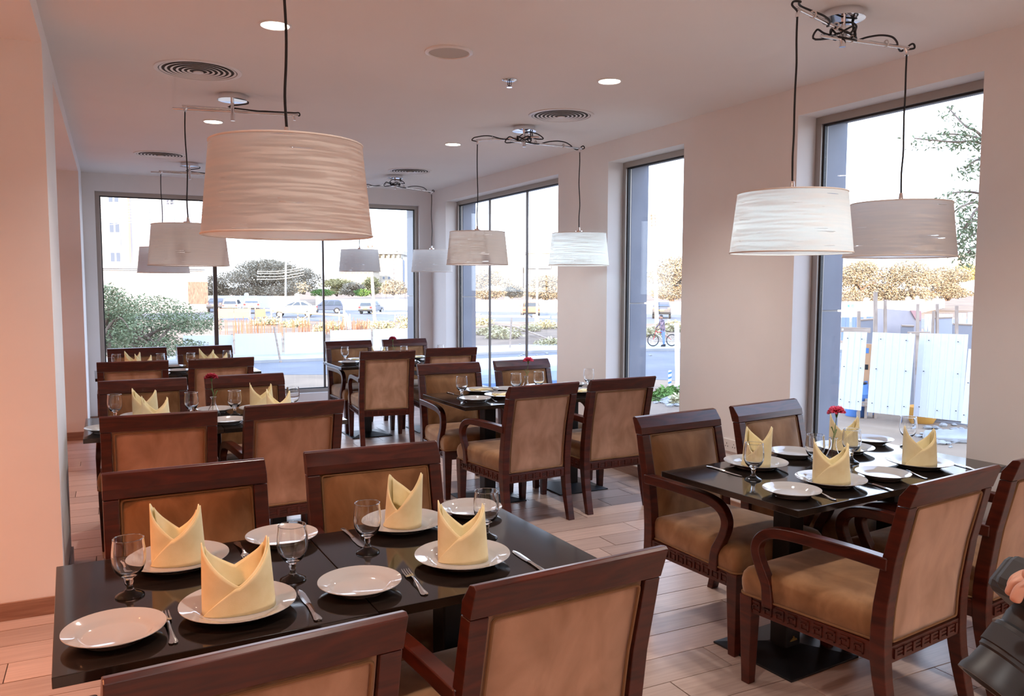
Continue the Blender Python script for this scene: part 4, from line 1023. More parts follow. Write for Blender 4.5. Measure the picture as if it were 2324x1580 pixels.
for br in BR:
    pts = spline([rel(x, y, D0+R.uniform(-.6, .6)) for x, y in br], 8); b.tube(pts, [.03*(1-.8*i/len(pts))+.004 for i in range(len(pts))], 5)
    for i, p in enumerate(pts[4:]):
        for k in range(9):
            q = Vector(p)+Vector((R.uniform(-.16, .16), R.uniform(-.16, .16), R.uniform(-.20, .08))); a = Vector((R.uniform(-1, 1), R.uniform(-1, 1), R.uniform(-1.2, .2))).normalized(); c2 = a.cross(Vector((R.uniform(-1, 1), R.uniform(-1, 1), .3))).normalized(); s = R.uniform(.06, .13)
            lv.v += [tuple(q), tuple(q+a*s*.5+c2*s*.16), tuple(q+a*s), tuple(q+a*s*.5-c2*s*.16)]; n = len(lv.v)-4; lv.f.append((n, n+1, n+2, n+3))
obj('branches', b, M['bark'], t, smooth=True); o = obj('leaves', lv, M['lf_bush'], t); o['kind'] = 'stuff'

# ---- buildings
M['bwall'] = noisy(mat('building_render', (.80, .77, .73), .8, spec=.2), (.50, .48, .46), (.56, .54, .52), (.2,)*3)
M['bgrey'] = mat('building_grey', (.27, .28, .33), .8); M['bred'] = mat('building_red_strip', (.55, .22, .16), .8); M['bcream'] = mat('building_cream', (.40, .345, .265), .85)
M['bglass'] = mat('building_glass', (.10, .12, .16), .25); M['bblue'] = mat('blue_cladding', (.25, .31, .45), .5)
class Fac:
    """flat facade frame: origin at ground left, u to the right, v up, facing the dining room"""
    def __init__(s, name, xl, xr, d, label, depth=14, turn=0, group=None):
        a = at(xl, 646, d); c = at(xr, 646, d+turn); a.z = c.z = GZ; s.a = a; dd = c-a; s.L = dd.length; s.ang = math.atan2(dd.y, dd.x); s.d = d; s.turn = turn; s.xl = xl; s.xr = xr; s.depth = depth
        s.t = thing(name, label, 'building', a, s.ang, group)
    def u(s, x):
        # intersect pixel column with the facade line
        w = ray(x, 646); A = Vector((w.x, w.y)); B = Vector((cos(s.ang), sin(s.ang))); den = A.x*(-B.y)+A.y*B.x
        return (A.x*(-s.a.y)+A.y*s.a.x)/den*-1 if abs(den) > 1e-9 else 0
    def uu(s, x):
        w = ray(x, 646); B = Vector((cos(s.ang), sin(s.ang)))
        # solve CP + k*w = a + u*B in plan
        det = w.x*(-B.y)+B.x*w.y; k = (s.a.x*(-B.y)+B.x*s.a.y)/det; p = Vector((w.x*k, w.y*k)); return (p-Vector((s.a.x, s.a.y))).dot(B), (Vector((p.x, p.y, 0))-Vector((0, 0, 0))).length*(CF.x*w.x+CF.y*w.y+0)/math.hypot(w.x, w.y) if 0 else k
    def v(s, x, y):
        u, k = s.uu(x); return CP.z+ray(x, y).z*k-GZ
    def box(s, name, xl, xr, yb, yt, mt, front=0, depth=None, parent=None):
        u0 = s.uu(xl)[0]; u1 = s.uu(xr)[0]; xm = (xl+xr)/2
        z1 = s.v(xm, yt); z0 = 0 if yb is None else s.v(xm, yb)
        return obj(name, MB().bb(min(u0, u1), max(u0, u1), -front, (s.depth if depth is None else depth)-front, z0, z1), mt, parent or s.t)
    def win(s, x0, x1, yb, yt, two=False):
        f = s.box('window', x0, x1, yb, yt, M['render'], .06, .10)
        e = (x1-x0)*.06; g = (yb-yt)*.05
        if two:
            xm = (x0+x1)/2; k = (x1-x0)*.09
            s.box('window_pane', x0+e, xm-k, yb-g, yt+g, M['bglass'], .10, .06, f); s.box('window_pane', xm+k, x1-e, yb-g, yt+g, M['bglass'], .10, .06, f)
        else: s.box('window_pane', x0+e, x1-e, yb-g, yt+g, M['bglass'], .10, .06, f)
        return f
    def grid(s, name, xs, ys, w, h, mt):
        b_ = MB()
        for y in ys:
            for x in xs:
                u0 = s.uu(x-w/2)[0]; u1 = s.uu(x+w/2)[0]; b_.bb(min(u0, u1), max(u0, u1), -.12, .3, s.v(x, y+h/2), s.v(x, y-h/2))
        o = obj(name, b_, mt, s.t); o['kind'] = 'stuff'
F = Fac('white_building', 180, 470, 92, 'tall white building with vertical fins at the left of the back window', 18, 7.5)
F.box('tower_wall', 180, 455, 603, 330, M['bwall'])
F.box('plinth_wall', 180, 470, None, 614, M['bwall'], .3)
F.box('cornice', 176, 462, 610, 598, M['bwall'], 1.0)
F.box('cornice_lip', 176, 464, 614, 609, M['bwall'], .6)
F.box('side_strip', 226, 231, 597, 330, M['bgrey'], .12, .3)
F.box('window_bay', 251, 277, 597, 330, M['bgrey'], .08, .3)
F.box('red_strip', 295.5, 299.5, 597, 330, M['bred'], .25, .4)
F.box('grey_bay', 319, 344, 597, 330, M['bgrey'], .10, .3); F.box('grey_bay', 367, 400, 597, 330, M['bgrey'], .10, .3); F.box('grey_bay', 418, 435, 597, 330, M['bgrey'], .10, .3)
for yt, yb in ((440, 461), (506, 529), (573, 595)): F.win(252, 276, yb, yt, True)
for yt, yb in ((447, 468), (512, 535)): F.win(382, 399, yb, yt, True)
for x in (248, 274, 296, 341, 383, 404): F.box('panel_joint', x-.4, x+.4, 690, 615, M['bgrey'], .33, .1)
F.box('panel_joint', 228, 470, 640.5, 639.5, M['bgrey'], .33, .1)
F.box('porch_opening', 425, 470, 690, 640, M['bark'], .35, .5)
F = Fac('unfinished_tower', 842, 932, 330, 'unfinished pale concrete apartment tower seen right of the small pendant', 25)
F.box('tower_wall', 842, 913, None, 588, M['bcream']); F.box('roof_storey', 846, 909, 588, 575, M['bcream'], -2); F.box('roof_room', 882, 898, 575, 568, M['bcream'], -3); F.box('roof_room', 901, 911, 575, 568, M['bcream'], -3)
F.box('roof_slab', 840, 912, 577, 573, M['bcream'], .8)
F.box('side_wing', 913, 932, None, 584, M['bblue'], -3)
F.grid('window_openings', [847, 859, 871, 883, 894, 905], [581, 590.5, 600.5, 611, 621, 631], 4.2, 5.2, M['bglass'])
F.grid('window_recess', [893.5], [590.5, 600.5, 611, 621, 631], 6.5, 6, M['bgrey'])
F = Fac('apartment_block', 770, 842, 300, 'low pale apartment block below the small back pendant', 20)
F.box('wall', 772, 842, None, 612, M['bcream']); F.box('parapet', 772, 842, 619, 611, M['bcream'], .6); F.box('roof_hut', 768, 778, 618, 590, M['bcream'], -4)
F.grid('window_openings', [782, 789, 796, 803, 809, 817, 825, 835], [621.5, 632, 642], 4, 4.5, M['bglass'])
F = Fac('distant_office', 1060, 1180, 420, 'hazy white stepped building left of the mullion in the corner window', 30)
F.box('block', 1140, 1192, None, 566, M['bwall']); F.box('upper_block', 1150, 1192, 567, 555, M['bwall'], -4); F.box('lower_block', 1120, 1186, None, 605, M['bwall'], 4)
F.grid('window_openings', [1154, 1163, 1173, 1182, 1188], [578, 589], 3, 5, M['bgrey'])
F = Fac('distant_mall', 1180, 1290, 400, 'pale long building with slit windows behind the lamp post in the corner window', 30)
F.box('block', 1196, 1290, None, 570, M['bcream']); F.box('roof_fascia', 1194, 1290, 575, 569, M['bwall'], 1); F.box('glass_front', 1198, 1250, 610, 590, M['bblue'], 2); F.box('lower_block', 1200, 1290, None, 612, M['bwall'], 6)
F.grid('slit_windows', [1204, 1210, 1216, 1222, 1228, 1234, 1240], [580], 2, 10, M['bgrey'])
F = Fac('distant_tower', 2160, 2320, 380, 'white and pink tower block at the right edge of the tall window', 30)
F.box('block', 2160, 2320, None, 572, M['bwall']); F.box('pink_bay', 2172, 2184, 612, 580, M['bred'], .5); F.box('roof_edge', 2158, 2320, 575, 571, M['bgrey'], 1); F.box('step_block', 2120, 2162, None, 586, M['bwall'], 3)
F.grid('window_openings', [2164, 2168, 2190, 2196, 2208], [580, 586, 592, 598, 604], 1.8, 2.6, M['bgrey']); F.box('window_strip', 2178, 2185, 600, 583, M['bgrey'], .6, .5)
F = Fac('distant_terrace', 1905, 2000, 360, 'hazy white terrace above the trees left in the tall window', 20)
F.box('block', 1900, 1985, None, 590, M['bwall']); F.box('parapet', 1898, 1987, 593, 588, M['bwall'], .6); F.box('stair_head', 1930, 1945, 590, 582, M['bwall'], -3)

# ---- street furniture
M['lampgrey'] = mat('galvanised_grey', (.48, .52, .58), .5)
def streetlamp(x, yb, ytop, xh, yh, label, mt, r=.10):
    a = gp(x, yb); d = (a-CP).dot(CF); t = thing('street_lamp', label, 'street lamp', a, 0, 'curved street lamps outside')
    P = [Vector((0, 0, 0)), at(x+.5, yb-(yb-ytop)*.7, d)-a, at(x+2, ytop+12, d)-a, at(x+8, ytop+2, d)-a, at((x+xh)/2+4, ytop-1, d)-a, at(xh-6, yh-1, d)-a]
    obj('curved_pole', MB().tube(spline(P, 5), r, 8), mt, t, smooth=True)
    h = at(xh, yh, d)-a; k = d/F_PX
    obj('lamp_head', MB().box(h, (11*k, 5*k, 2.6*k), -.45, 0, .12), mt, t, bevel=.05)
    obj('base', MB().lathe([(.0005, 0), (r*2.2, 0), (r*2.2, .5), (r*1.2, .6), (.0005, .6)], 10), mt, t)
streetlamp(648, 700, 584, 684, 585.5, 'tall grey curved street lamp before the broad acacia', M['lampgrey'], .13)
streetlamp(1218.5, 731, 552, 1238, 553, 'pale curved street lamp in the corner window before the orange van', M['render'], .10)
def upole(x, yb, xt, yt, r, label, arms):
    a = gp(x, yb); d = (a-CP).dot(CF); t = pole('utility_pole', a, at(xt, yt, d), r, r*.8, M['post'], label, 'utility pole')
    for y in arms:
        c = at(xt+(x-xt)*(y-yt)/(yb-yt), y, d)-a
        obj('cross_arm', MB().box(c, (12*d/F_PX, .10, .10), -YAW), M['post'], t)
        for s in (-1, 1): obj('insulator', MB().lathe([(.0005, .05), (.07, .05), (.05, .2), (.0005, .22)], 8, c+Vector((s*.2, 0, 0))), M['bark'], t)
    return t
upole(1491, 736, 1482, 487, .20, 'tall wooden utility pole with insulators in the narrow window', (492, 499, 507, 514))
upole(851, 733, 840, 560, .17, 'leaning utility pole below the small back pendant', (562,))
wp = gp(1538, 877); t = pole('white_post', wp, at(1536, 733, (wp-CP).dot(CF)), .085, .085, M['render'], 'tall white post at the right of the narrow window', sides=8)
a = gp(1520, 876); t = thing('striped_bollard', 'short bollard with blue and white spiral stripes at the road edge', 'bollard', a)
M['blue'] = mat('blue_paint', (.10, .25, .60), .5)
obj('core', MB().lathe([(.0005, 0), (.058, 0), (.058, .535), (.050, .545), (.0005, .545)], 16), M['render'], t, smooth=True)
for k in range(3):
    b = MB(); n = 14
    for i in range(n+1):
        a2 = pi+i/n*pi*1.3-.6; z = .06+k*.17+.075*i/n; b.v += [(.0595*cos(a2), .0595*sin(a2), z), (.0595*cos(a2), .0595*sin(a2), z+.075)]
    for i in range(n): b.f.append((2*i, 2*i+2, 2*i+3, 2*i+1))
    obj('stripe', b, M['blue'], t, smooth=True)
ORD = ['topmost', 'second from the top', 'third from the top', 'fourth from the top', 'fourth from the bottom', 'third from the bottom', 'second from the bottom', 'lowest']
# power lines across the left half of the back window
for i, (y0, y1) in enumerate(((466, 448), (475, 455), (478, 461), (485, 466), (491, 473), (497, 479), (506, 486), (512, 492))):
    d = 60; P = [at(120, y0+9, d), at(230, y0, d), at(430, y1, d), at(700, y1-30, d), at(980, y1-10, d)]
    t = thing('power_line', 'thin overhead power line crossing the white building, %s' % ORD[i], 'cable', P[0], 0, 'overhead power lines in the back window')
    obj('wire', MB().tube(spline([p-P[0] for p in P], 4), .026, 4), M['bgrey'], t); obj('clamp', MB().box((0, 0, 0), (.08, .08, .12)), M['lampgrey'], t)
for i, y in enumerate((506, 520, 533, 541)):
    d = 70; P = [at(560, y+20, d), at(850, y-8, d), at(960, y+2, d), at(1200, y+20, d), at(1330, y+14, d)]
    t = thing('power_line', 'faint power line right in the back window, %s of four' % ('topmost', 'second from top', 'third from top', 'lowest')[i], 'cable', P[0], 0, 'overhead power lines at the corner')
    obj('wire', MB().tube(spline([p-P[0] for p in P], 4), .012, 4), M['lampgrey'], t); obj('clamp', MB().box((0, 0, 0), (.08, .08, .12)), M['lampgrey'], t)
for i, (y, k) in enumerate(((612, 0), (617, 1), (624, 2), (630, 3))):
    d = 110; P = [at(585, y+4, d), at(640, y+3, d), at(690, y-6, d)]
    t = thing('power_line', 'short sunlit power line before the broad acacia, %s of four' % ('topmost', 'second from top', 'third from top', 'lowest')[i], 'cable', P[0], 0, 'power lines before the acacia')
    obj('wire', MB().tube(spline([p-P[0] for p in P], 4), .03, 4), M['render'], t); obj('clamp', MB().box((0, 0, 0), (.12, .12, .14)), M['lampgrey'], t)
a = gp(1930, 730); t = pole('street_sign', a, at(1931, 692, (a-CP).dot(CF)), .05, .05, M['lampgrey'], 'small green street name sign before the white wall', 'sign')
M['signgreen'] = mat('sign_green', (.03, .35, .22), .5); h = at(1931, 694.5, (a-CP).dot(CF))-a
obj('sign_plate', MB().box(h, (.65, .03, .24), -YAW), M['signgreen'], t)
obj('sign_lettering', MB().box(h+Vector((-.1, -.03, 0)), (.18, .02, .05), -YAW).box(h+Vector((.12, -.14, 0)), (.14, .02, .05), -YAW), M['render'], t)

# ---- vehicles
M['tyre'] = mat('tyre', (.02, .02, .022), .8); M['lred'] = mat('tail_light', (.45, .03, .03), .3); M['plate'] = mat('number_plate', (.75, .42, .08), .5); M['hlight'] = mat('head_light', (.8, .8, .8), .2)
M['cwin'] = mat('car_window', (.05, .065, .085), .08)
def vehicle(name, foot, rz, col, label, kind='suv', cat='car', L=4.7, Wd=1.85, H=1.75):
    t = thing(name, label, cat, foot, rz); p = mat(name+'_paint', col, .3, .1)
    P = {'suv': ([(-2.3, .45), (-2.35, .9), (-2.25, 1.02), (.9, 1.02), (2.1, .92), (2.3, .75), (2.32, .42)], [(-2.22, 1.0), (-2.0, 1.62), (-1.7, 1.74), (.3, 1.74), (1.15, 1.02)]),
         'sedan': ([(-2.25, .38), (-2.3, .85), (-2.1, .98), (-1.3, 1.0), (1.0, .93), (2.1, .78), (2.3, .6), (2.3, .35)], [(-1.75, .97), (-1.05, 1.40), (.1, 1.42), (1.1, .93)]),
         'van': ([(-2.1, .42), (-2.15, 1.2), (-2.1, 1.25), (1.3, 1.2), (2.0, 1.0), (2.2, .8), (2.2, .4)], [(-2.1, 1.2), (-2.05, 1.85), (-1.9, 1.95), (.7, 1.95), (1.5, 1.2)])}[kind]
    sc = L/4.6; w = Wd/2; hs = H/(1.74 if kind == 'suv' else 1.42 if kind == 'sedan' else 1.95)
    f = lambda q: [(x*sc, z*hs) for x, z in q]
    obj('body', MB().prism(f(P[0]), -w, w, lambda u, v, y: (u, y, v)), p, t, bevel=.07, smooth=True)
    cab = f(P[1]); cm = MB().loft([[(u, -w*(.98 if v < 1.15*hs else .80), v) for u, v in cab], [(u, w*(.98 if v < 1.15*hs else .80), v) for u, v in cab]]); c = obj('cabin', cm, p, t, bevel=.05, smooth=True)
    (x0, z0), (x1, z1) = cab[0], cab[1]; (x3, z3), (x4, z4) = cab[-2], cab[-1]
    zb = z0+.08; ztop = max(z for x, z in cab)-.14
    for s in (-1, 1):
        g = MB()
        for a0, a1 in ((.06, .34), (.37, .66), (.69, .9)):
            xb0, xb1 = x0+(x4-x0)*a0, x0+(x4-x0)*a1; xt0 = x1+(x3-x1)*a0+.05; xt1 = x1+(x3-x1)*a1-.02
            q = [(xb0, s*w*.985, zb), (xb1, s*w*.985, zb), (xt1, s*w*.83, ztop), (xt0, s*w*.83, ztop)]
            g.loft([[(x, y-s*.05, z) for x, y, z in q], [(x, y+s*.012, z) for x, y, z in q]])
        o = obj('side_windows', g, M['cwin'], c); o['kind'] = 'stuff'
    for nm, xa, za, xb, zb2, d in (('rear_window', x0, z0+.08, x1, z1-.08, -1), ('windscreen', x4, z4+.06, x3, z3-.08, 1)):
        q = [(xa+d*.02, -w*.82, za), (xa+d*.02, w*.82, za), (xb+d*.02, w*.68, zb2), (xb+d*.02, -w*.68, zb2)]
        obj(nm, MB().loft([[(x-d*.05, y, z) for x, y, z in q], q]), M['cwin'], c)
    for sx_ in (-1.42, 1.42):
        for s in (-1, 1):
            wl_ = obj('wheel', MB().lathe([(.0005, -.11), (.24, -.11), (.34, -.09), (.35, 0), (.34, .09), (.24, .11), (.0005, .11)], 18), M['tyre'], t, smooth=True); wl_.location = (sx_*sc, s*(w-.08), .35); wl_.rotation_euler = (pi/2, 0, 0)
            obj('hub', MB().lathe([(.0005, -.118), (.20, -.115), (.20, .115), (.0005, .118)], 12), M['lampgrey'], wl_)
    xr = min(x for x, z in f(P[0])); xf = max(x for x, z in f(P[0]))
    for s in (-1, 1):
        obj('tail_light', MB().box((xr+.02, s*w*.82, .88*hs), (.1, .25, .2)), M['lred'], t); obj('head_light', MB().box((xf-.04, s*w*.75, .72*hs), (.1, .35, .16)), M['hlight'], t)
        obj('door_mirror', MB().box((x4*.75, s*(w+.09), z4+.08), (.12, .18, .14)), p, t, bevel=.03)
    obj('rear_number_plate', MB().box((xr-.005, 0, .72*hs), (.05, .52, .13)), M['plate'], t); obj('front_number_plate', MB().box((xf+.005, 0, .5*hs), (.05, .52, .13)), M['plate'], t)
    obj('bumper', MB().box((xr+.02, 0, .5*hs), (.16, Wd*.98, .2)), M['tyre'], t, bevel=.04)
    return t
DB = (.07, .09, .14)
vehicle('off_road_car', gp(740, 711), RAD(168), DB, 'dark blue off-road car facing us behind the thin window mullion', 'suv', L=4.0, Wd=1.75, H=1.6)
vehicle('off_road_car', gp(843, 712), RAD(52), (.16, .19, .23), 'grey off-road car seen from behind below the small pendant', 'suv', L=3.9, Wd=1.7, H=1.55)
vehicle('hatchback', gp(528, 708), RAD(75), (.75, .75, .76), 'white car behind the orange barrier right of the brown mullion', 'suv', H=1.65)
vehicle('dark_car', gp(497, 708), RAD(70), (.08, .09, .12), 'dark car half hidden by the brown window mullion', 'sedan')
vehicle('white_car', gp(572, 711), RAD(80), (.74, .74, .76), 'white car between the two orange barriers', 'sedan')
vehicle('silver_car', gp(668, 720), RAD(165), (.55, .58, .64), 'silver saloon car behind the timber posts and yellow rail', 'sedan')
vehicle('orange_van', gp(1203, 719), RAD(66), (.62, .30, .12), 'orange van behind the second mullion of the corner window', 'van', 'van', L=4.3)
vehicle('dark_saloon', gp(1502, 722), RAD(52), (.10, .10, .11), 'dark saloon car above the cyclist in the narrow window', 'sedan')
vehicle('white_distant_car', gp(2190, 686)+Vector((14, -2, 1.4)), RAD(10), (.7, .72, .76), 'small white car far off at the right of the tall window', 'sedan')
# lorry cab parked below the back window: rounded blue-white roof, windscreen and a big arched mirror
f = gp(725, 880); f = Vector((5.9, 15.6, GZ)); t = thing('parked_lorry', 'pale blue lorry cab right under the back window with an arched mirror', 'lorry', f, RAD(-4))
M['lorry'] = mat('lorry_paint', (.42, .52, .78), .3); M['lorrywin'] = mat('lorry_sky_glass', (.16, .28, .52), .12)  # glass coloured blue to stand for the sky reflected in it
obj('cab', MB().prism([(-1.3, .3), (-1.32, 1.35), (-1.15, 1.78), (-.95, 1.88), (3.4, 1.95), (3.5, .3)], -1.05, 1.05, lambda u, v, y: (u, y, v)), M['lorry'], t, smooth=True, bevel=.12)
obj('side_glass', MB().bb(-1.0, 1.2, -1.075, -1.04, 1.0, 1.62), M['lorrywin'], t, bevel=.01); obj('side_glass', MB().bb(1.35, 3.3, -1.075, -1.04, 1.0, 1.62), M['lorrywin'], t, bevel=.01)
obj('windscreen', MB().loft([[(-1.33, -.9, 1.3), (-1.33, .9, 1.3), (-1.17, .85, 1.72), (-1.17, -.85, 1.72)], [(-1.30, -.9, 1.3), (-1.30, .9, 1.3), (-1.14, .85, 1.72), (-1.14, -.85, 1.72)]]), M['lorrywin'], t)
for x in (-.5, 2.6):
    for s in (-1, 1):
        wl_ = obj('wheel', MB().lathe([(.0005, -.14), (.3, -.14), (.46, -.11), (.46, .11), (.3, .14), (.0005, .14)], 18), M['tyre'], t, smooth=True); wl_.location = (x, s*.92, .46); wl_.rotation_euler = (pi/2, 0, 0)
mr = MB(); A = [(.17*cos(a), .22*sin(a)) for a in [pi*i/10 for i in range(11)]]; A = [(.17, -.26)]+A+[(-.17, -.26)]
mo = obj('wing_mirror', MB().prism(A, -.05, .05, lambda u, v, y: (-1.30+u, -1.25+y, 1.58+v)), M['sheet'], t, bevel=.02)
obj('mirror_glass', MB().prism([(u*.78-.01, v*.82) for u, v in A], -.06, -.045, lambda u, v, y: (-1.30+u, -1.25+y, 1.58+v)), M['steel'], mo)
obj('mirror_arm', MB().tube([(-1.25, -1.2, 1.5), (-1.1, -1.05, 1.4)], .02, 6), M['tyre'], t)

# ---- corrugated panels, posts and rubble outside the tall right window
M['corr'] = mat('white_corrugated_steel', (.66, .67, .69), .45)
def corr(x, name, label):
    (xl, yt1, yb1), (xr, yt2, yb2) = x; a = gp(xl, yb1+30); c = gp(xr, yb2+32); d = c-a; L = d.length; ang = math.atan2(d.y, d.x); da = (a-CP).dot(CF); dc = (c-CP).dot(CF)
    zb = CP.z+ray(xl, yb1).z*da-GZ; zt = CP.z+ray(xl, yt1).z*da-GZ; zb2 = CP.z+ray(xr, yb2).z*dc-GZ; zt2 = CP.z+ray(xr, yt2).z*dc-GZ
    t = thing(name, label, 'fence panel', a, ang, 'white corrugated panels outside the tall window')
    prof_ = []; pitch = .17; u = 0
    while u < L-.01:
        for o_, q in ((0, 0), (pitch*.72, 0), (pitch*.80, -.022), (pitch*.92, -.022)):
            if u+o_ < L: prof_.append((u+o_, q))
        u += pitch
    prof_.append((L, 0)); b_ = MB(); lean = .10
    for u, q in prof_:
        k = u/L; b_.v += [(u, q-lean, zb+(zb2-zb)*k), (u+.03, q, zt+(zt2-zt)*k)]
    for i in range(len(prof_)-1): b_.f.append((2*i, 2*i+2, 2*i+3, 2*i+1))
    o = obj('sheet', b_, M['corr'], t); sm = o.modifiers.new('solid', 'SOLIDIFY'); sm.thickness = .004
    for k, zf in ((.12, .12), (.5, .1), (.88, .12), (.15, .55), (.85, .55), (.2, .92), (.8, .92)):
        obj('screw', MB().lathe([(.0005, -.01), (.016, -.008), (.016, .008), (.0005, .01)], 6, (0, 0, 0)), M['tyre'], t).location = (k*L+.05*zf, -.035-lean*(1-zf), zb+(zt-zb)*zf)
    return t
corr(((1905, 752, 925), (1958, 753, 931)), 'corrugated_panel', 'narrow white corrugated panel leftmost behind the red carnation')
corr(((1970, 753, 934), (2065, 757, 944)), 'corrugated_panel', 'white corrugated panel in the middle of the tall window')
corr(((2075, 755, 943), (2184, 758, 955)), 'corrugated_panel', 'widest white corrugated panel at the right of the tall window')
corr(((2186, 790, 960), (2240, 800, 968)), 'corrugated_panel', 'sliver of corrugated panel at the right jamb of the tall window')
D = lambda x, y: (gp(x, y)-CP).dot(CF)
def board(name, x0, y0, x1, y1, d, w, th, mt, label, cat):
    a = at(x0, y0, d); c = at(x1, y1, d); v = c-a; L = v.length
    t = thing(name, label, cat, a); q = v.to_track_quat('X', 'Z').to_matrix().to_4x4()
    o = obj('plank_length', MB().bb(0, L, -th/2, th/2, -w/2, w/2), mt, t, bevel=.004); o.matrix_local = q
    n = obj('nail_plate', MB().bb(L*.06, L*.06+.05, -th/2-.004, th/2+.004, -w*.2, w*.2), M['steel'], t); n.matrix_local = q
    return t
dW = D(1915, 956)+.35
board('cross_timber', 1905, 748, 1975, 750, dW, .14, .05, M['post'], 'weathered timber rail between the two left corrugated panels', 'timber')
board('cross_timber', 2060, 757, 2110, 757, dW, .10, .05, M['post'], 'weathered timber rail at the top between the middle and wide panels', 'timber')
board('cross_timber', 1955, 917, 1972, 917, dW, .13, .05, M['post'], 'low timber block between the left corrugated panels', 'timber')
board('cross_timber', 2180, 850, 2240, 852, dW-1, .12, .05, M['post'], 'timber rail by the right jamb of the tall window', 'timber')
for x0, y0, x1, y1, w, lab in ((1985, 960, 1987, 663, .13, 'tall grey timber post above the middle corrugated panel'), (1948, 950, 1949, 706, .09, 'short timber post above the left corrugated panel'), (2107, 960, 2119, 706, .10, 'leaning grey timber post above the wide corrugated panel'),
                              (2127, 900, 2127, 690, .05, 'thin brown post right of the leaning grey post'), (2171, 900, 2171, 694, .06, 'thin post before the blue panels near the right jamb'), (2009, 900, 2009, 682, .06, 'thin post behind the grey tarpaulin'), (1964, 960, 1966, 905, .16, 'short broad timber leg under the left corrugated panels'), (2078, 985, 2080, 945, .12, 'pale timber leg under the wide corrugated panel'), (2081, 850, 2083, 690, .06, 'brown timber post at the right of the tarpaulin')):
    board('timber_post', x0, y0, x1, y1, dW+.15, w, .07, M['post'], lab, 'post')
M['tarp'] = noisy(mat('grey_tarpaulin', (.42, .38, .38), .8), (.36, .33, .34), (.50, .44, .43), (1.2, 1.2, 1.2), 4)
M['tarpred'] = mat('faded_red_edge', (.52, .28, .26), .8)
def sheetpx(name, pts, d, mt, label, cat, extra=None):
    P = [at(x, y, d) for x, y in pts]; o0 = P[0].copy(); n = CF*.05
    t = thing(name, label, cat, o0); obj('sheet', MB().loft([[p-o0 for p in P], [p-o0+n for p in P]]), mt, t)
    if extra:
        Q = [at(x, y, d-.05) for x, y in extra[0]]; obj('edge_band', MB().loft([[p-o0 for p in Q], [p-o0+n*.5 for p in Q]]), extra[1], t)
    else:
        a, b_ = P[0]-o0, P[1]-o0; obj('batten', MB().tube([a, b_], .03, 5), M['post'], t)
    return t
sheetpx('tarpaulin', [(1992, 700), (2091, 707), (2090, 933), (1990, 933)], dW+1.2, M['tarp'], 'grey pinkish tarpaulin sheet above the middle corrugated panel', 'tarpaulin', ([(2066, 704), (2091, 706), (2090, 728), (2078, 724)], M['tarpred']))
M['ply'] = mat('grey_plywood', (.36, .37, .43), .8); M['dark_ply'] = mat('dark_board', (.25, .25, .27), .8)
sheetpx('plywood_sheet', [(2118, 722), (2161, 720), (2161, 933), (2116, 933)], dW+.9, M['ply'], 'grey plywood sheet leaning above the wide corrugated panel', 'board')
sheetpx('dark_board', [(2163, 735), (2206, 737), (2206, 933), (2163, 933)], dW+1.1, M['dark_ply'], 'dark weathered board at the right jamb of the tall window', 'board')
sheetpx('dark_board', [(1946, 727), (1984, 724), (1984, 933), (1944, 933)], dW+1.3, M['dark_ply'], 'dark board left of the tall grey post in the tall window', 'board')
sheetpx('dark_board', [(2046, 739), (2074, 740), (2074, 933), (2044, 933)], dW+.8, M['dark_ply'], 'small dark board under the tarpaulin', 'board')
# blue panel fence further back
for i, (xl, xr, yt, yb) in enumerate(((1908, 1926, 720, 748), (1932, 1958, 719, 748), (1964, 1980, 718, 748), (2096, 2112, 714, 745), (2128, 2160, 713, 745), (2165, 2190, 711, 742), (2194, 2204, 709, 742))):
    d = 40; a = at(xl, yb+25, d); c = at(xr, yb+25, d); dd = c-a; L = dd.length
    t = thing('blue_fence_panel', ('blue fence panel %s in the tall window' % ('leftmost', 'second from the left', 'third just left of the tall post', 'right of the tarpaulin', 'behind the grey plywood', 'beside the thin right post', 'rightmost at the jamb')[i]), 'fence panel', a, math.atan2(dd.y, dd.x), 'low blue panel fence beyond the timber')
    h = (yb+25-yt)/F_PX*d; n = max(2, int(L/.17))
    for k in range(n): obj('pale', MB().bb(k*L/n+.01, (k+1)*L/n-.01, -.02, .02, 0, h), M['bblue'], t)
    obj('rail', MB().bb(0, L, .02, .06, h*.35, h*.45), M['post'], t)
# drum, crate, cardboard, rubble
f = gp(1943, 944); t = thing('blue_drum', 'blue plastic drum behind the left corrugated panel', 'drum', f)
obj('barrel', MB().lathe([(.0005, 0), (.27, 0), (.29, .05), (.29, .28), (.30, .30), (.29, .32), (.29, .6), (.30, .62), (.29, .64), (.28, .88), (.0005, .9)], 24), M['blue'], t, smooth=True); obj('lid', MB().lathe([(.0005, .9), (.24, .9), (.24, .93), (.0005, .93)], 18), M['tyre'], t)
M['peach'] = mat('peach_board', (.62, .36, .20), .8)
f = at(1966, 880, dW+.5); t = thing('orange_crate', 'tall orange board with blue stickers between the left panels', 'crate', f, -.9)
obj('board', MB().bb(-.12, .12, -.05, .05, -.25, 1.2), M['peach'], t)
for k, z in enumerate((.05, .5, .95)): obj('sticker', MB().bb(-.05, .03, -.058, -.05, z, z+.14), M['blue'] if k != 1 else M['tyre'], t)
f = gp(2095, 968)+Vector((.5, .4, 0)); t = thing('yellow_bucket', 'orange yellow object under the wide corrugated panel', 'bucket', f)
M['yel'] = mat('orange_plastic', (.65, .33, .07), .5); obj('bowl', MB().lathe([(.0005, 0), (.26, 0), (.36, .2), (.38, .42), (.36, .42), (.3, .1), (.0005, .08)], 18), M['yel'], t, smooth=True); obj('handle', MB().tube(spline([(-.37, 0, .4), (0, -.2, .5), (.37, 0, .4)], 5), .012, 5), M['steel'], t)
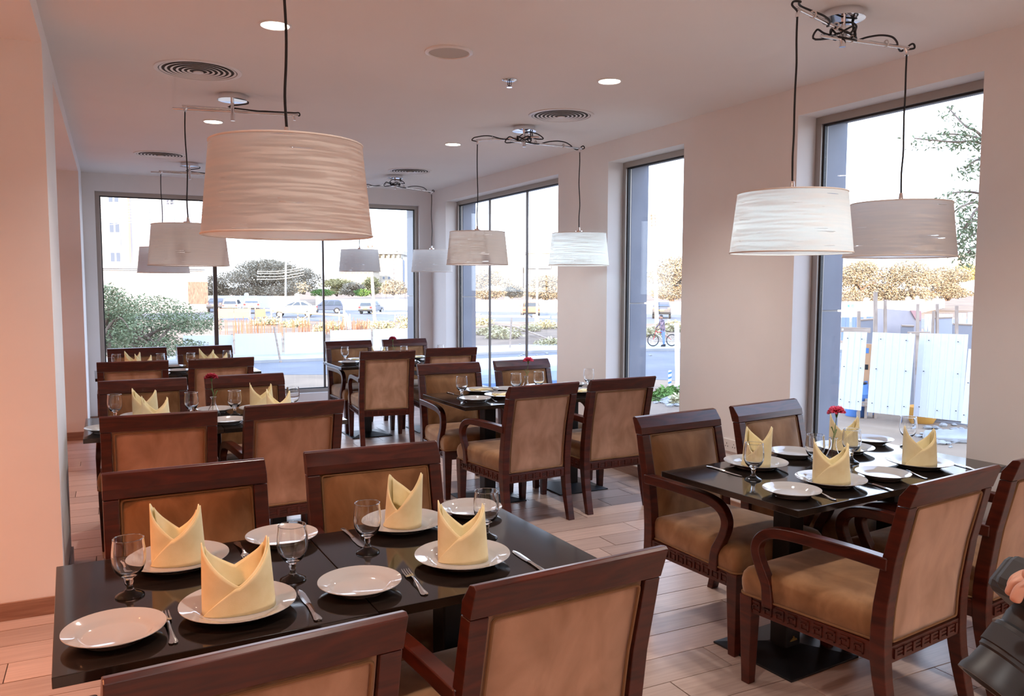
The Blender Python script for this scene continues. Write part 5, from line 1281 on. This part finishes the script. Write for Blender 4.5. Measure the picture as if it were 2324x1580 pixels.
t = thing('steel_channel_stack', 'stack of grey steel channels under the right corrugated panel', 'steel channel', gp(2185, 968)+CF*.4)
for k in range(3): obj('channel', MB().box((0, .1*k, .05+.09*k), (1.7-.2*k, .16, .07), -1.1), M['dark_ply'], t, bevel=.01)
t = thing('cement_sack', 'grey sheet-like slab lying on the rubble behind the right napkin', 'slab', gp(2150, 1000), -.8)
obj('slab', MB().loft([[(-.5, -.3, 0), (.6, -.25, 0), (.7, .3, 0), (-.5, .25, 0)], [(-.5, -.3, .1), (.6, -.25, .12), (.65, .28, .28), (-.45, .25, .18)]]), M['concrete'], t, bevel=.03); obj('torn_edge', MB().box((.62, 0, .15), (.12, .5, .1), .1), M['concrete'], t, bevel=.02)
def stone(b_, c, s, R):
    vs = []; n = 7
    for z, r in ((0, .8), (.5, 1), (.9, .55)):
        for j in range(n): a = 2*pi*j/n; q = s*r*R.uniform(.7, 1.2); vs.append((c[0]+q*cos(a), c[1]+q*sin(a), c[2]+z*s*R.uniform(.6, .9)))
    fs = [(k*n+j, k*n+(j+1) % n, (k+1)*n+(j+1) % n, (k+1)*n+j) for k in range(2) for j in range(n)]+[tuple(range(2*n, 3*n))]; b_.add(vs, fs)
R = random.Random(9)
for nm, cx, cy, sx_, sy_, cnt, lab in (('rubble_heap', 2150, 992, 55, 18, 90, 'broken rubble and chips strewn below the corrugated panels'), ('rubble_heap', 1515, 912, 22, 12, 50, 'grey rubble at the bottom of the narrow window'), ('rubble_heap', 1300, 800, 180, 12, 60, 'scattered stones along the pavement outside the windows')):
    o0 = gp(cx, cy); t = thing(nm, lab, 'rubble', o0); b = MB(); r2 = R
    for k in range(cnt): p = gp(R.gauss(cx, sx_*.6), R.gauss(cy, sy_*.6))-o0; stone(b, p, R.uniform(.03, .12), R)
    o = obj('stones', b, M['concrete'], t); o['kind'] = 'stuff'; b = MB(); stone(b, (0, 0, 0), .22, R); obj('block', b, M['concrete'], t)

# ---- the cyclist standing astride a red and white bicycle
f = gp(1503, 786.5); f.z = GZ+.14; f = Vector((f.x*.965, f.y*.965, GZ+.14)); rz0 = -YAW+RAD(8)
t = thing('bicycle', 'red and white mountain bicycle under the person in the narrow window', 'bicycle', f, rz0)
M['bred2'] = mat('bike_red', (.55, .04, .04), .35)
for x in (-.53, .55):
    w_ = obj('wheel', MB().tube([(.31*cos(a*2*pi/28), 0, .31*sin(a*2*pi/28)) for a in range(28)], .027, 6, True), M['tyre'], t, smooth=True); w_.location = (x, 0, .335)
    sp = MB()
    for k in range(9): sp.tube([(0, 0, 0), (.3*cos(k*2*pi/9), 0, .3*sin(k*2*pi/9))], .004, 3)
    o = obj('spokes', sp, M['steel'], w_); o['kind'] = 'stuff'; obj('hub', MB().tube([(0, -.05, 0), (0, .05, 0)], .03, 8), M['steel'], w_)
Tf = lambda P, m_, nm, r: obj(nm, MB().tube([(x, 0, z) for x, z in P], r, 6), m_, t, smooth=True)
Tf([(.55, .335), (.16, .32)], M['steel'], 'chain_stay', .014); Tf([(-.53, .335), (-.40, .78), (-.36, .92)], M['bred2'], 'fork_tube', .02); Tf([(-.39, .82), (.02, .74)], M['bred2'], 'top_tube', .022); Tf([(-.40, .76), (.10, .32)], M['render'], 'down_tube', .026); Tf([(.10, .32), (.02, .88)], M['render'], 'seat_tube', .02); Tf([(.55, .335), (.04, .70)], M['bred2'], 'seat_stay', .013)
obj('saddle', MB().loft([[(.16, -.07, .88), (.16, .07, .88), (.16, .07, .93), (.16, -.07, .93)], [(-.12, -.02, .90), (-.12, .02, .90), (-.12, .02, .93), (-.12, -.02, .93)]]), M['tyre'], t, bevel=.01)
obj('handlebar', MB().tube(spline([(-.30, -.30, .97), (-.37, -.1, .94), (-.37, .1, .94), (-.30, .30, .97)], 4), .014, 6), M['tyre'], t, smooth=True); obj('crank', MB().tube([(.10, -.10, .18), (.10, 0, .32), (.10, .10, .46)], .012, 5), M['steel'], t)

def skin_mesh(name, joints, edges, mt, parent=None, root=0, sub=2):
    """one continuous tapered body from a joint skeleton"""
    me = bpy.data.meshes.new(name); me.from_pydata([j[0] for j in joints], edges, []); me.update()
    o = bpy.data.objects.new(name, me); COL.objects.link(o)
    if parent is not None: o.parent = parent
    sk = o.modifiers.new('skin', 'SKIN'); sk.use_smooth_shade = True
    for i, j in enumerate(joints):
        r = j[1]; r = (r, r) if not isinstance(r, tuple) else r
        me.skin_vertices[0].data[i].radius = r; me.skin_vertices[0].data[i].use_root = (i == root)
    sb = o.modifiers.new('sub', 'SUBSURF'); sb.levels = sub; sb.render_levels = sub
    me.materials.append(mt); return o
M['skin'] = mat('skin', (.48, .24, .16), .5, Subsurface_Weight=.1); M['jeans'] = mat('jeans', (.16, .24, .45), .85); M['hair'] = mat('dark_hair', (.015, .012, .012), .6)
M['plaid'] = noisy(mat('plaid_shirt', (.2, .15, .2), .85), (.06, .05, .09), (.34, .22, .24), (9, 9, 9), 1)
def ellip(c, r, n=14, m_=10):
    g = MB(); g.lathe([(max(.0008, r[0]*sin(pi*i/m_)), -r[2]*cos(pi*i/m_)) for i in range(m_+1)], n); g.v = [(c[0]+x, c[1]+y*r[1]/r[0], c[2]+z) for x, y, z in g.v]; return g
p = thing('person', 'person in dark plaid shirt and jeans standing astride the red bicycle', 'person', f+Vector((.05, .03, 0)), rz0)
J = [((0, 0, .92), .13), ((-.02, 0, 1.10), .135), ((-.06, 0, 1.30), .15), ((-.08, 0, 1.44), .09), ((-.10, 0, 1.52), .055), ((-.06, -.19, 1.40), .065), ((-.16, -.27, 1.18), .048), ((-.32, -.27, 1.00), .035),
     ((-.06, .19, 1.40), .065), ((-.16, .27, 1.18), .048), ((-.32, .27, 1.00), .035), ((.0, -.13, .84), .095), ((-.03, -.22, .48), .065), ((-.02, -.26, .09), .045), ((.0, .13, .84), .095), ((.10, .20, .50), .065), ((.16, .24, .10), .045)]
body = skin_mesh('body', J, [(0, 1), (1, 2), (2, 3), (3, 4), (2, 5), (5, 6), (6, 7), (2, 8), (8, 9), (9, 10), (0, 11), (11, 12), (12, 13), (0, 14), (14, 15), (15, 16)], M['plaid'], p, 0, 2)
for s, K in ((-1, (11, 12, 13)), (1, (14, 15, 16))):
    skin_mesh('trouser_leg', [(J[0][0], .135)]+[(J[k][0], J[k][1]+.014) for k in K], [(0, 1), (1, 2), (2, 3)], M['jeans'], p, 0, 1)
    e = J[K[2]][0]; obj('shoe', MB().loft([[(e[0]+.09, e[1]-.05, 0), (e[0]-.18, e[1]-.05, 0), (e[0]-.18, e[1]+.05, 0), (e[0]+.09, e[1]+.05, 0)], [(e[0]+.08, e[1]-.045, .10), (e[0]-.14, e[1]-.04, .06), (e[0]-.14, e[1]+.04, .06), (e[0]+.08, e[1]+.045, .10)]]), M['tyre'], p, bevel=.02)
    obj('hand', ellip((-.355, s*.27, .975), (.055, .04, .04)), M['skin'], p, smooth=True)
hd = obj('head', ellip((-.12, 0, 1.62), (.095, .078, .12)), M['skin'], p, smooth=True); obj('cap', ellip((-.105, 0, 1.68), (.10, .085, .075)), M['hair'], hd, smooth=True); obj('nose', ellip((-.215, 0, 1.61), (.018, .014, .02), 8, 6), M['skin'], hd, smooth=True)

# ------------------------------------------------------------------ the photographer's hand and camera at the right edge, with the person they belong to
def frame_pt(x, y, d): return at(x, y, d)
M['jacket'] = noisy(mat('dark_jacket', (.02, .022, .03), .8), (.014, .016, .022), (.03, .032, .042), (40,)*3); M['navy'] = mat('navy_cap', (.012, .018, .10), .7)
PD = 1.10
hand = frame_pt(2338, 1420, PD)
stand = frame_pt(2690, 1432, PD+.12); stand.z = 0
face = Vector((-CR.x, -CR.y, 0)).normalized(); left = Vector((0, 0, 1)).cross(face)      # looks towards the room's left
p = thing('person', 'person in a dark jacket at the right edge, only fingers showing', 'person', stand)
loc = lambda v: Vector(v)-stand
def B(f_, l_, z): return tuple(face*f_+left*l_+Vector((0, 0, z*.962)))
wr = loc(hand) - face*.10 + Vector((0, 0, -.01)); el = Vector(B(.02, .0, 1.05))+left*.24
if (wr-el).length < .1: el = el-face*.1
wr2 = wr - left*.11 + Vector((0, 0, -.05)) - face*.10
el2 = Vector(B(.0, -.25, 1.04))
J = [(B(0, 0, .96), (.15, .12)), (B(0, 0, 1.14), (.145, .115)), (B(-.01, 0, 1.34), (.17, .12)), (B(-.01, 0, 1.47), (.09, .08)), (B(0, 0, 1.54), .055),
     (B(-.01, .19, 1.42), .07), (tuple(el), .052), (tuple(wr), .034), (B(-.01, -.19, 1.42), .07), (tuple(el2), .052), (tuple(wr2), .034),
     (B(0, .10, .86), .105), (B(.02, .11, .48), .07), (B(-.01, .12, .09), .048), (B(0, -.10, .86), .105), (B(.02, -.11, .48), .07), (B(-.01, -.12, .09), .048)]
skin_mesh('body', J, [(0, 1), (1, 2), (2, 3), (3, 4), (2, 5), (5, 6), (6, 7), (2, 8), (8, 9), (9, 10), (0, 11), (11, 12), (12, 13), (0, 14), (14, 15), (15, 16)], M['jacket'], p)
for s in (.12, -.12):
    a = Vector(B(-.02, s, .0)); yw = math.atan2(face.y, face.x)
    obj('shoe', MB().box((0, 0, .045), (.27, .095, .09)), M['tyre'], p, bevel=.03).matrix_local = Matrix.Translation(a+face*.05) @ Matrix.Rotation(yw, 4, 'Z')
hd = obj('head', ellip((0, 0, 0), (.105, .082, .125), 18, 14), M['skin'], p, smooth=True); yw = math.atan2(face.y, face.x)
hd.matrix_local = Matrix.Translation(Vector(B(.02, 0, 1.64))) @ Matrix.Rotation(yw, 4, 'Z')
obj('nose', ellip((.108, 0, -.012), (.022, .016, .024), 10, 8), M['skin'], hd, smooth=True)
obj('mouth', MB().box((.092, 0, -.06), (.012, .045, .008)), mat('lips', (.35, .12, .10), .5), hd, bevel=.003)
for s in (-1, 1):
    obj('eye', ellip((.092, s*.032, .02), (.012, .014, .010), 10, 8), M['white'], hd, smooth=True); obj('ear', ellip((-.005, s*.083, -.005), (.028, .012, .034), 10, 8), M['skin'], hd, smooth=True)
obj('hair', ellip((-.028, 0, .02), (.098, .088, .112), 16, 12), M['hair'], hd, smooth=True)
obj('visor', MB().loft([[(.09, -.07, .030), (.09, .07, .030), (.09, .07, .036), (.09, -.07, .036)], [(.17, -.06, .022), (.17, .06, .022), (.17, .06, .028), (.17, -.06, .028)], [(.218, -.03, .010), (.218, .03, .010), (.218, .03, .016), (.218, -.03, .016)]]), M['navy'], hd, smooth=True)
cp_ = obj('cap', ellip((-.005, 0, .075), (.112, .092, .072), 18, 10), M['navy'], hd, smooth=True)
# a hand: palm plus four unequal fingers and a thumb, each a chain rooted in the palm
def build_hand(name, w, fwd, across, nrm, side, straight=None):
    """w wrist, fwd towards the knuckles, across towards the little finger, nrm towards the back of the hand"""
    P = lambda a, b_, c: tuple(w+fwd*a+across*b_*side+nrm*c)
    h = skin_mesh(name, [(P(0, 0, 0), (.026, .019)), (P(.035, 0, .002), (.033, .018)), (P(.07, .0, .004), (.037, .016)), (P(.088, 0, .002), (.036, .013))], [(0, 1), (1, 2), (2, 3)], M['skin'], p)
    for k, (b_, L, rr) in enumerate(((-.028, .072, .0092), (-.009, .080, .0095), (.010, .074, .0090), (.028, .058, .0080))):
        c = .25 if straight == k else .75
        j = [P(.06, b_*.8, .003), P(.092, b_, .006)]; a, z, ang = .092, .006, .15 if straight == k else .45
        for q, seg in enumerate((.46, .31, .25)):
            a += L*seg*cos(ang); z -= L*seg*sin(ang); ang += c; j.append(P(a, b_, z))
        fg = skin_mesh('finger', [(v, rr*(1.05-.05*i)) for i, v in enumerate(j)], [(i, i+1) for i in range(len(j)-1)], M['skin'], h)
    skin_mesh('thumb', [(P(.022, -.018, -.004), .014), (P(.045, -.043, -.014), .0125), (P(.072, -.052, -.028), .0105), (P(.094, -.048, -.040), .009)], [(0, 1), (1, 2), (2, 3)], M['skin'], h)
    return h
up = Vector((0, 0, 1)); fw = (face*.75+up*.66).normalized(); ac = -left; ac = (ac-fw*ac.dot(fw)).normalized(); nm = fw.cross(ac).normalized()
if nm.dot(CF) > 0: nm = -nm
build_hand('hand', wr+face*.0, fw, ac, nm, 1, 0)
build_hand('hand', wr2, (face*.9-up*.2).normalized(), -left, up, 1)
# camera with its lens pointing down to the left
cpos = hand + CR*.045 + Vector((0, 0, -.01)) + CF*.05
t = thing('photo_camera', 'black photo camera with a big lens held by the hand at lower right', 'camera', cpos)
ax = (face*.62-up*.75-CF*.1).normalized(); q = ax.to_track_quat('Z', 'Y').to_matrix().to_4x4()
def put(o, M4): o.matrix_local = M4
put(obj('body', MB().box((0, 0, -.03), (.135, .10, .06)).box((0, .062, -.028), (.055, .035, .055)), M['black'], t, bevel=.012), q)
ln = obj('lens', MB().lathe([(.0005, 0), (.036, 0), (.038, .015), (.036, .03), (.040, .034), (.040, .075), (.037, .078), (.039, .10), (.043, .112), (.043, .120), (.036, .120), (.034, .112), (.0005, .108)], 32), M['black'], t, smooth=True); put(ln, q)
obj('focus_ring', MB().lathe([(.0405, .04), (.0425, .041), (.0425, .068), (.0405, .069)], 32, closed=True), M['tyre'], ln, smooth=True)
obj('front_glass', MB().lathe([(.0005, .110), (.033, .108), (.033, .106), (.0005, .106)], 24), M['cwin'], ln, smooth=True)
put(obj('grip', MB().box((.066, -.005, -.015), (.03, .085, .07)), M['tyre'], t, bevel=.012), q)
put(obj('shutter_button', MB().lathe([(.0005, 0), (.006, 0), (.006, .004), (.0005, .005)], 12, (.06, .05, -.015)), M['steel'], t), q)
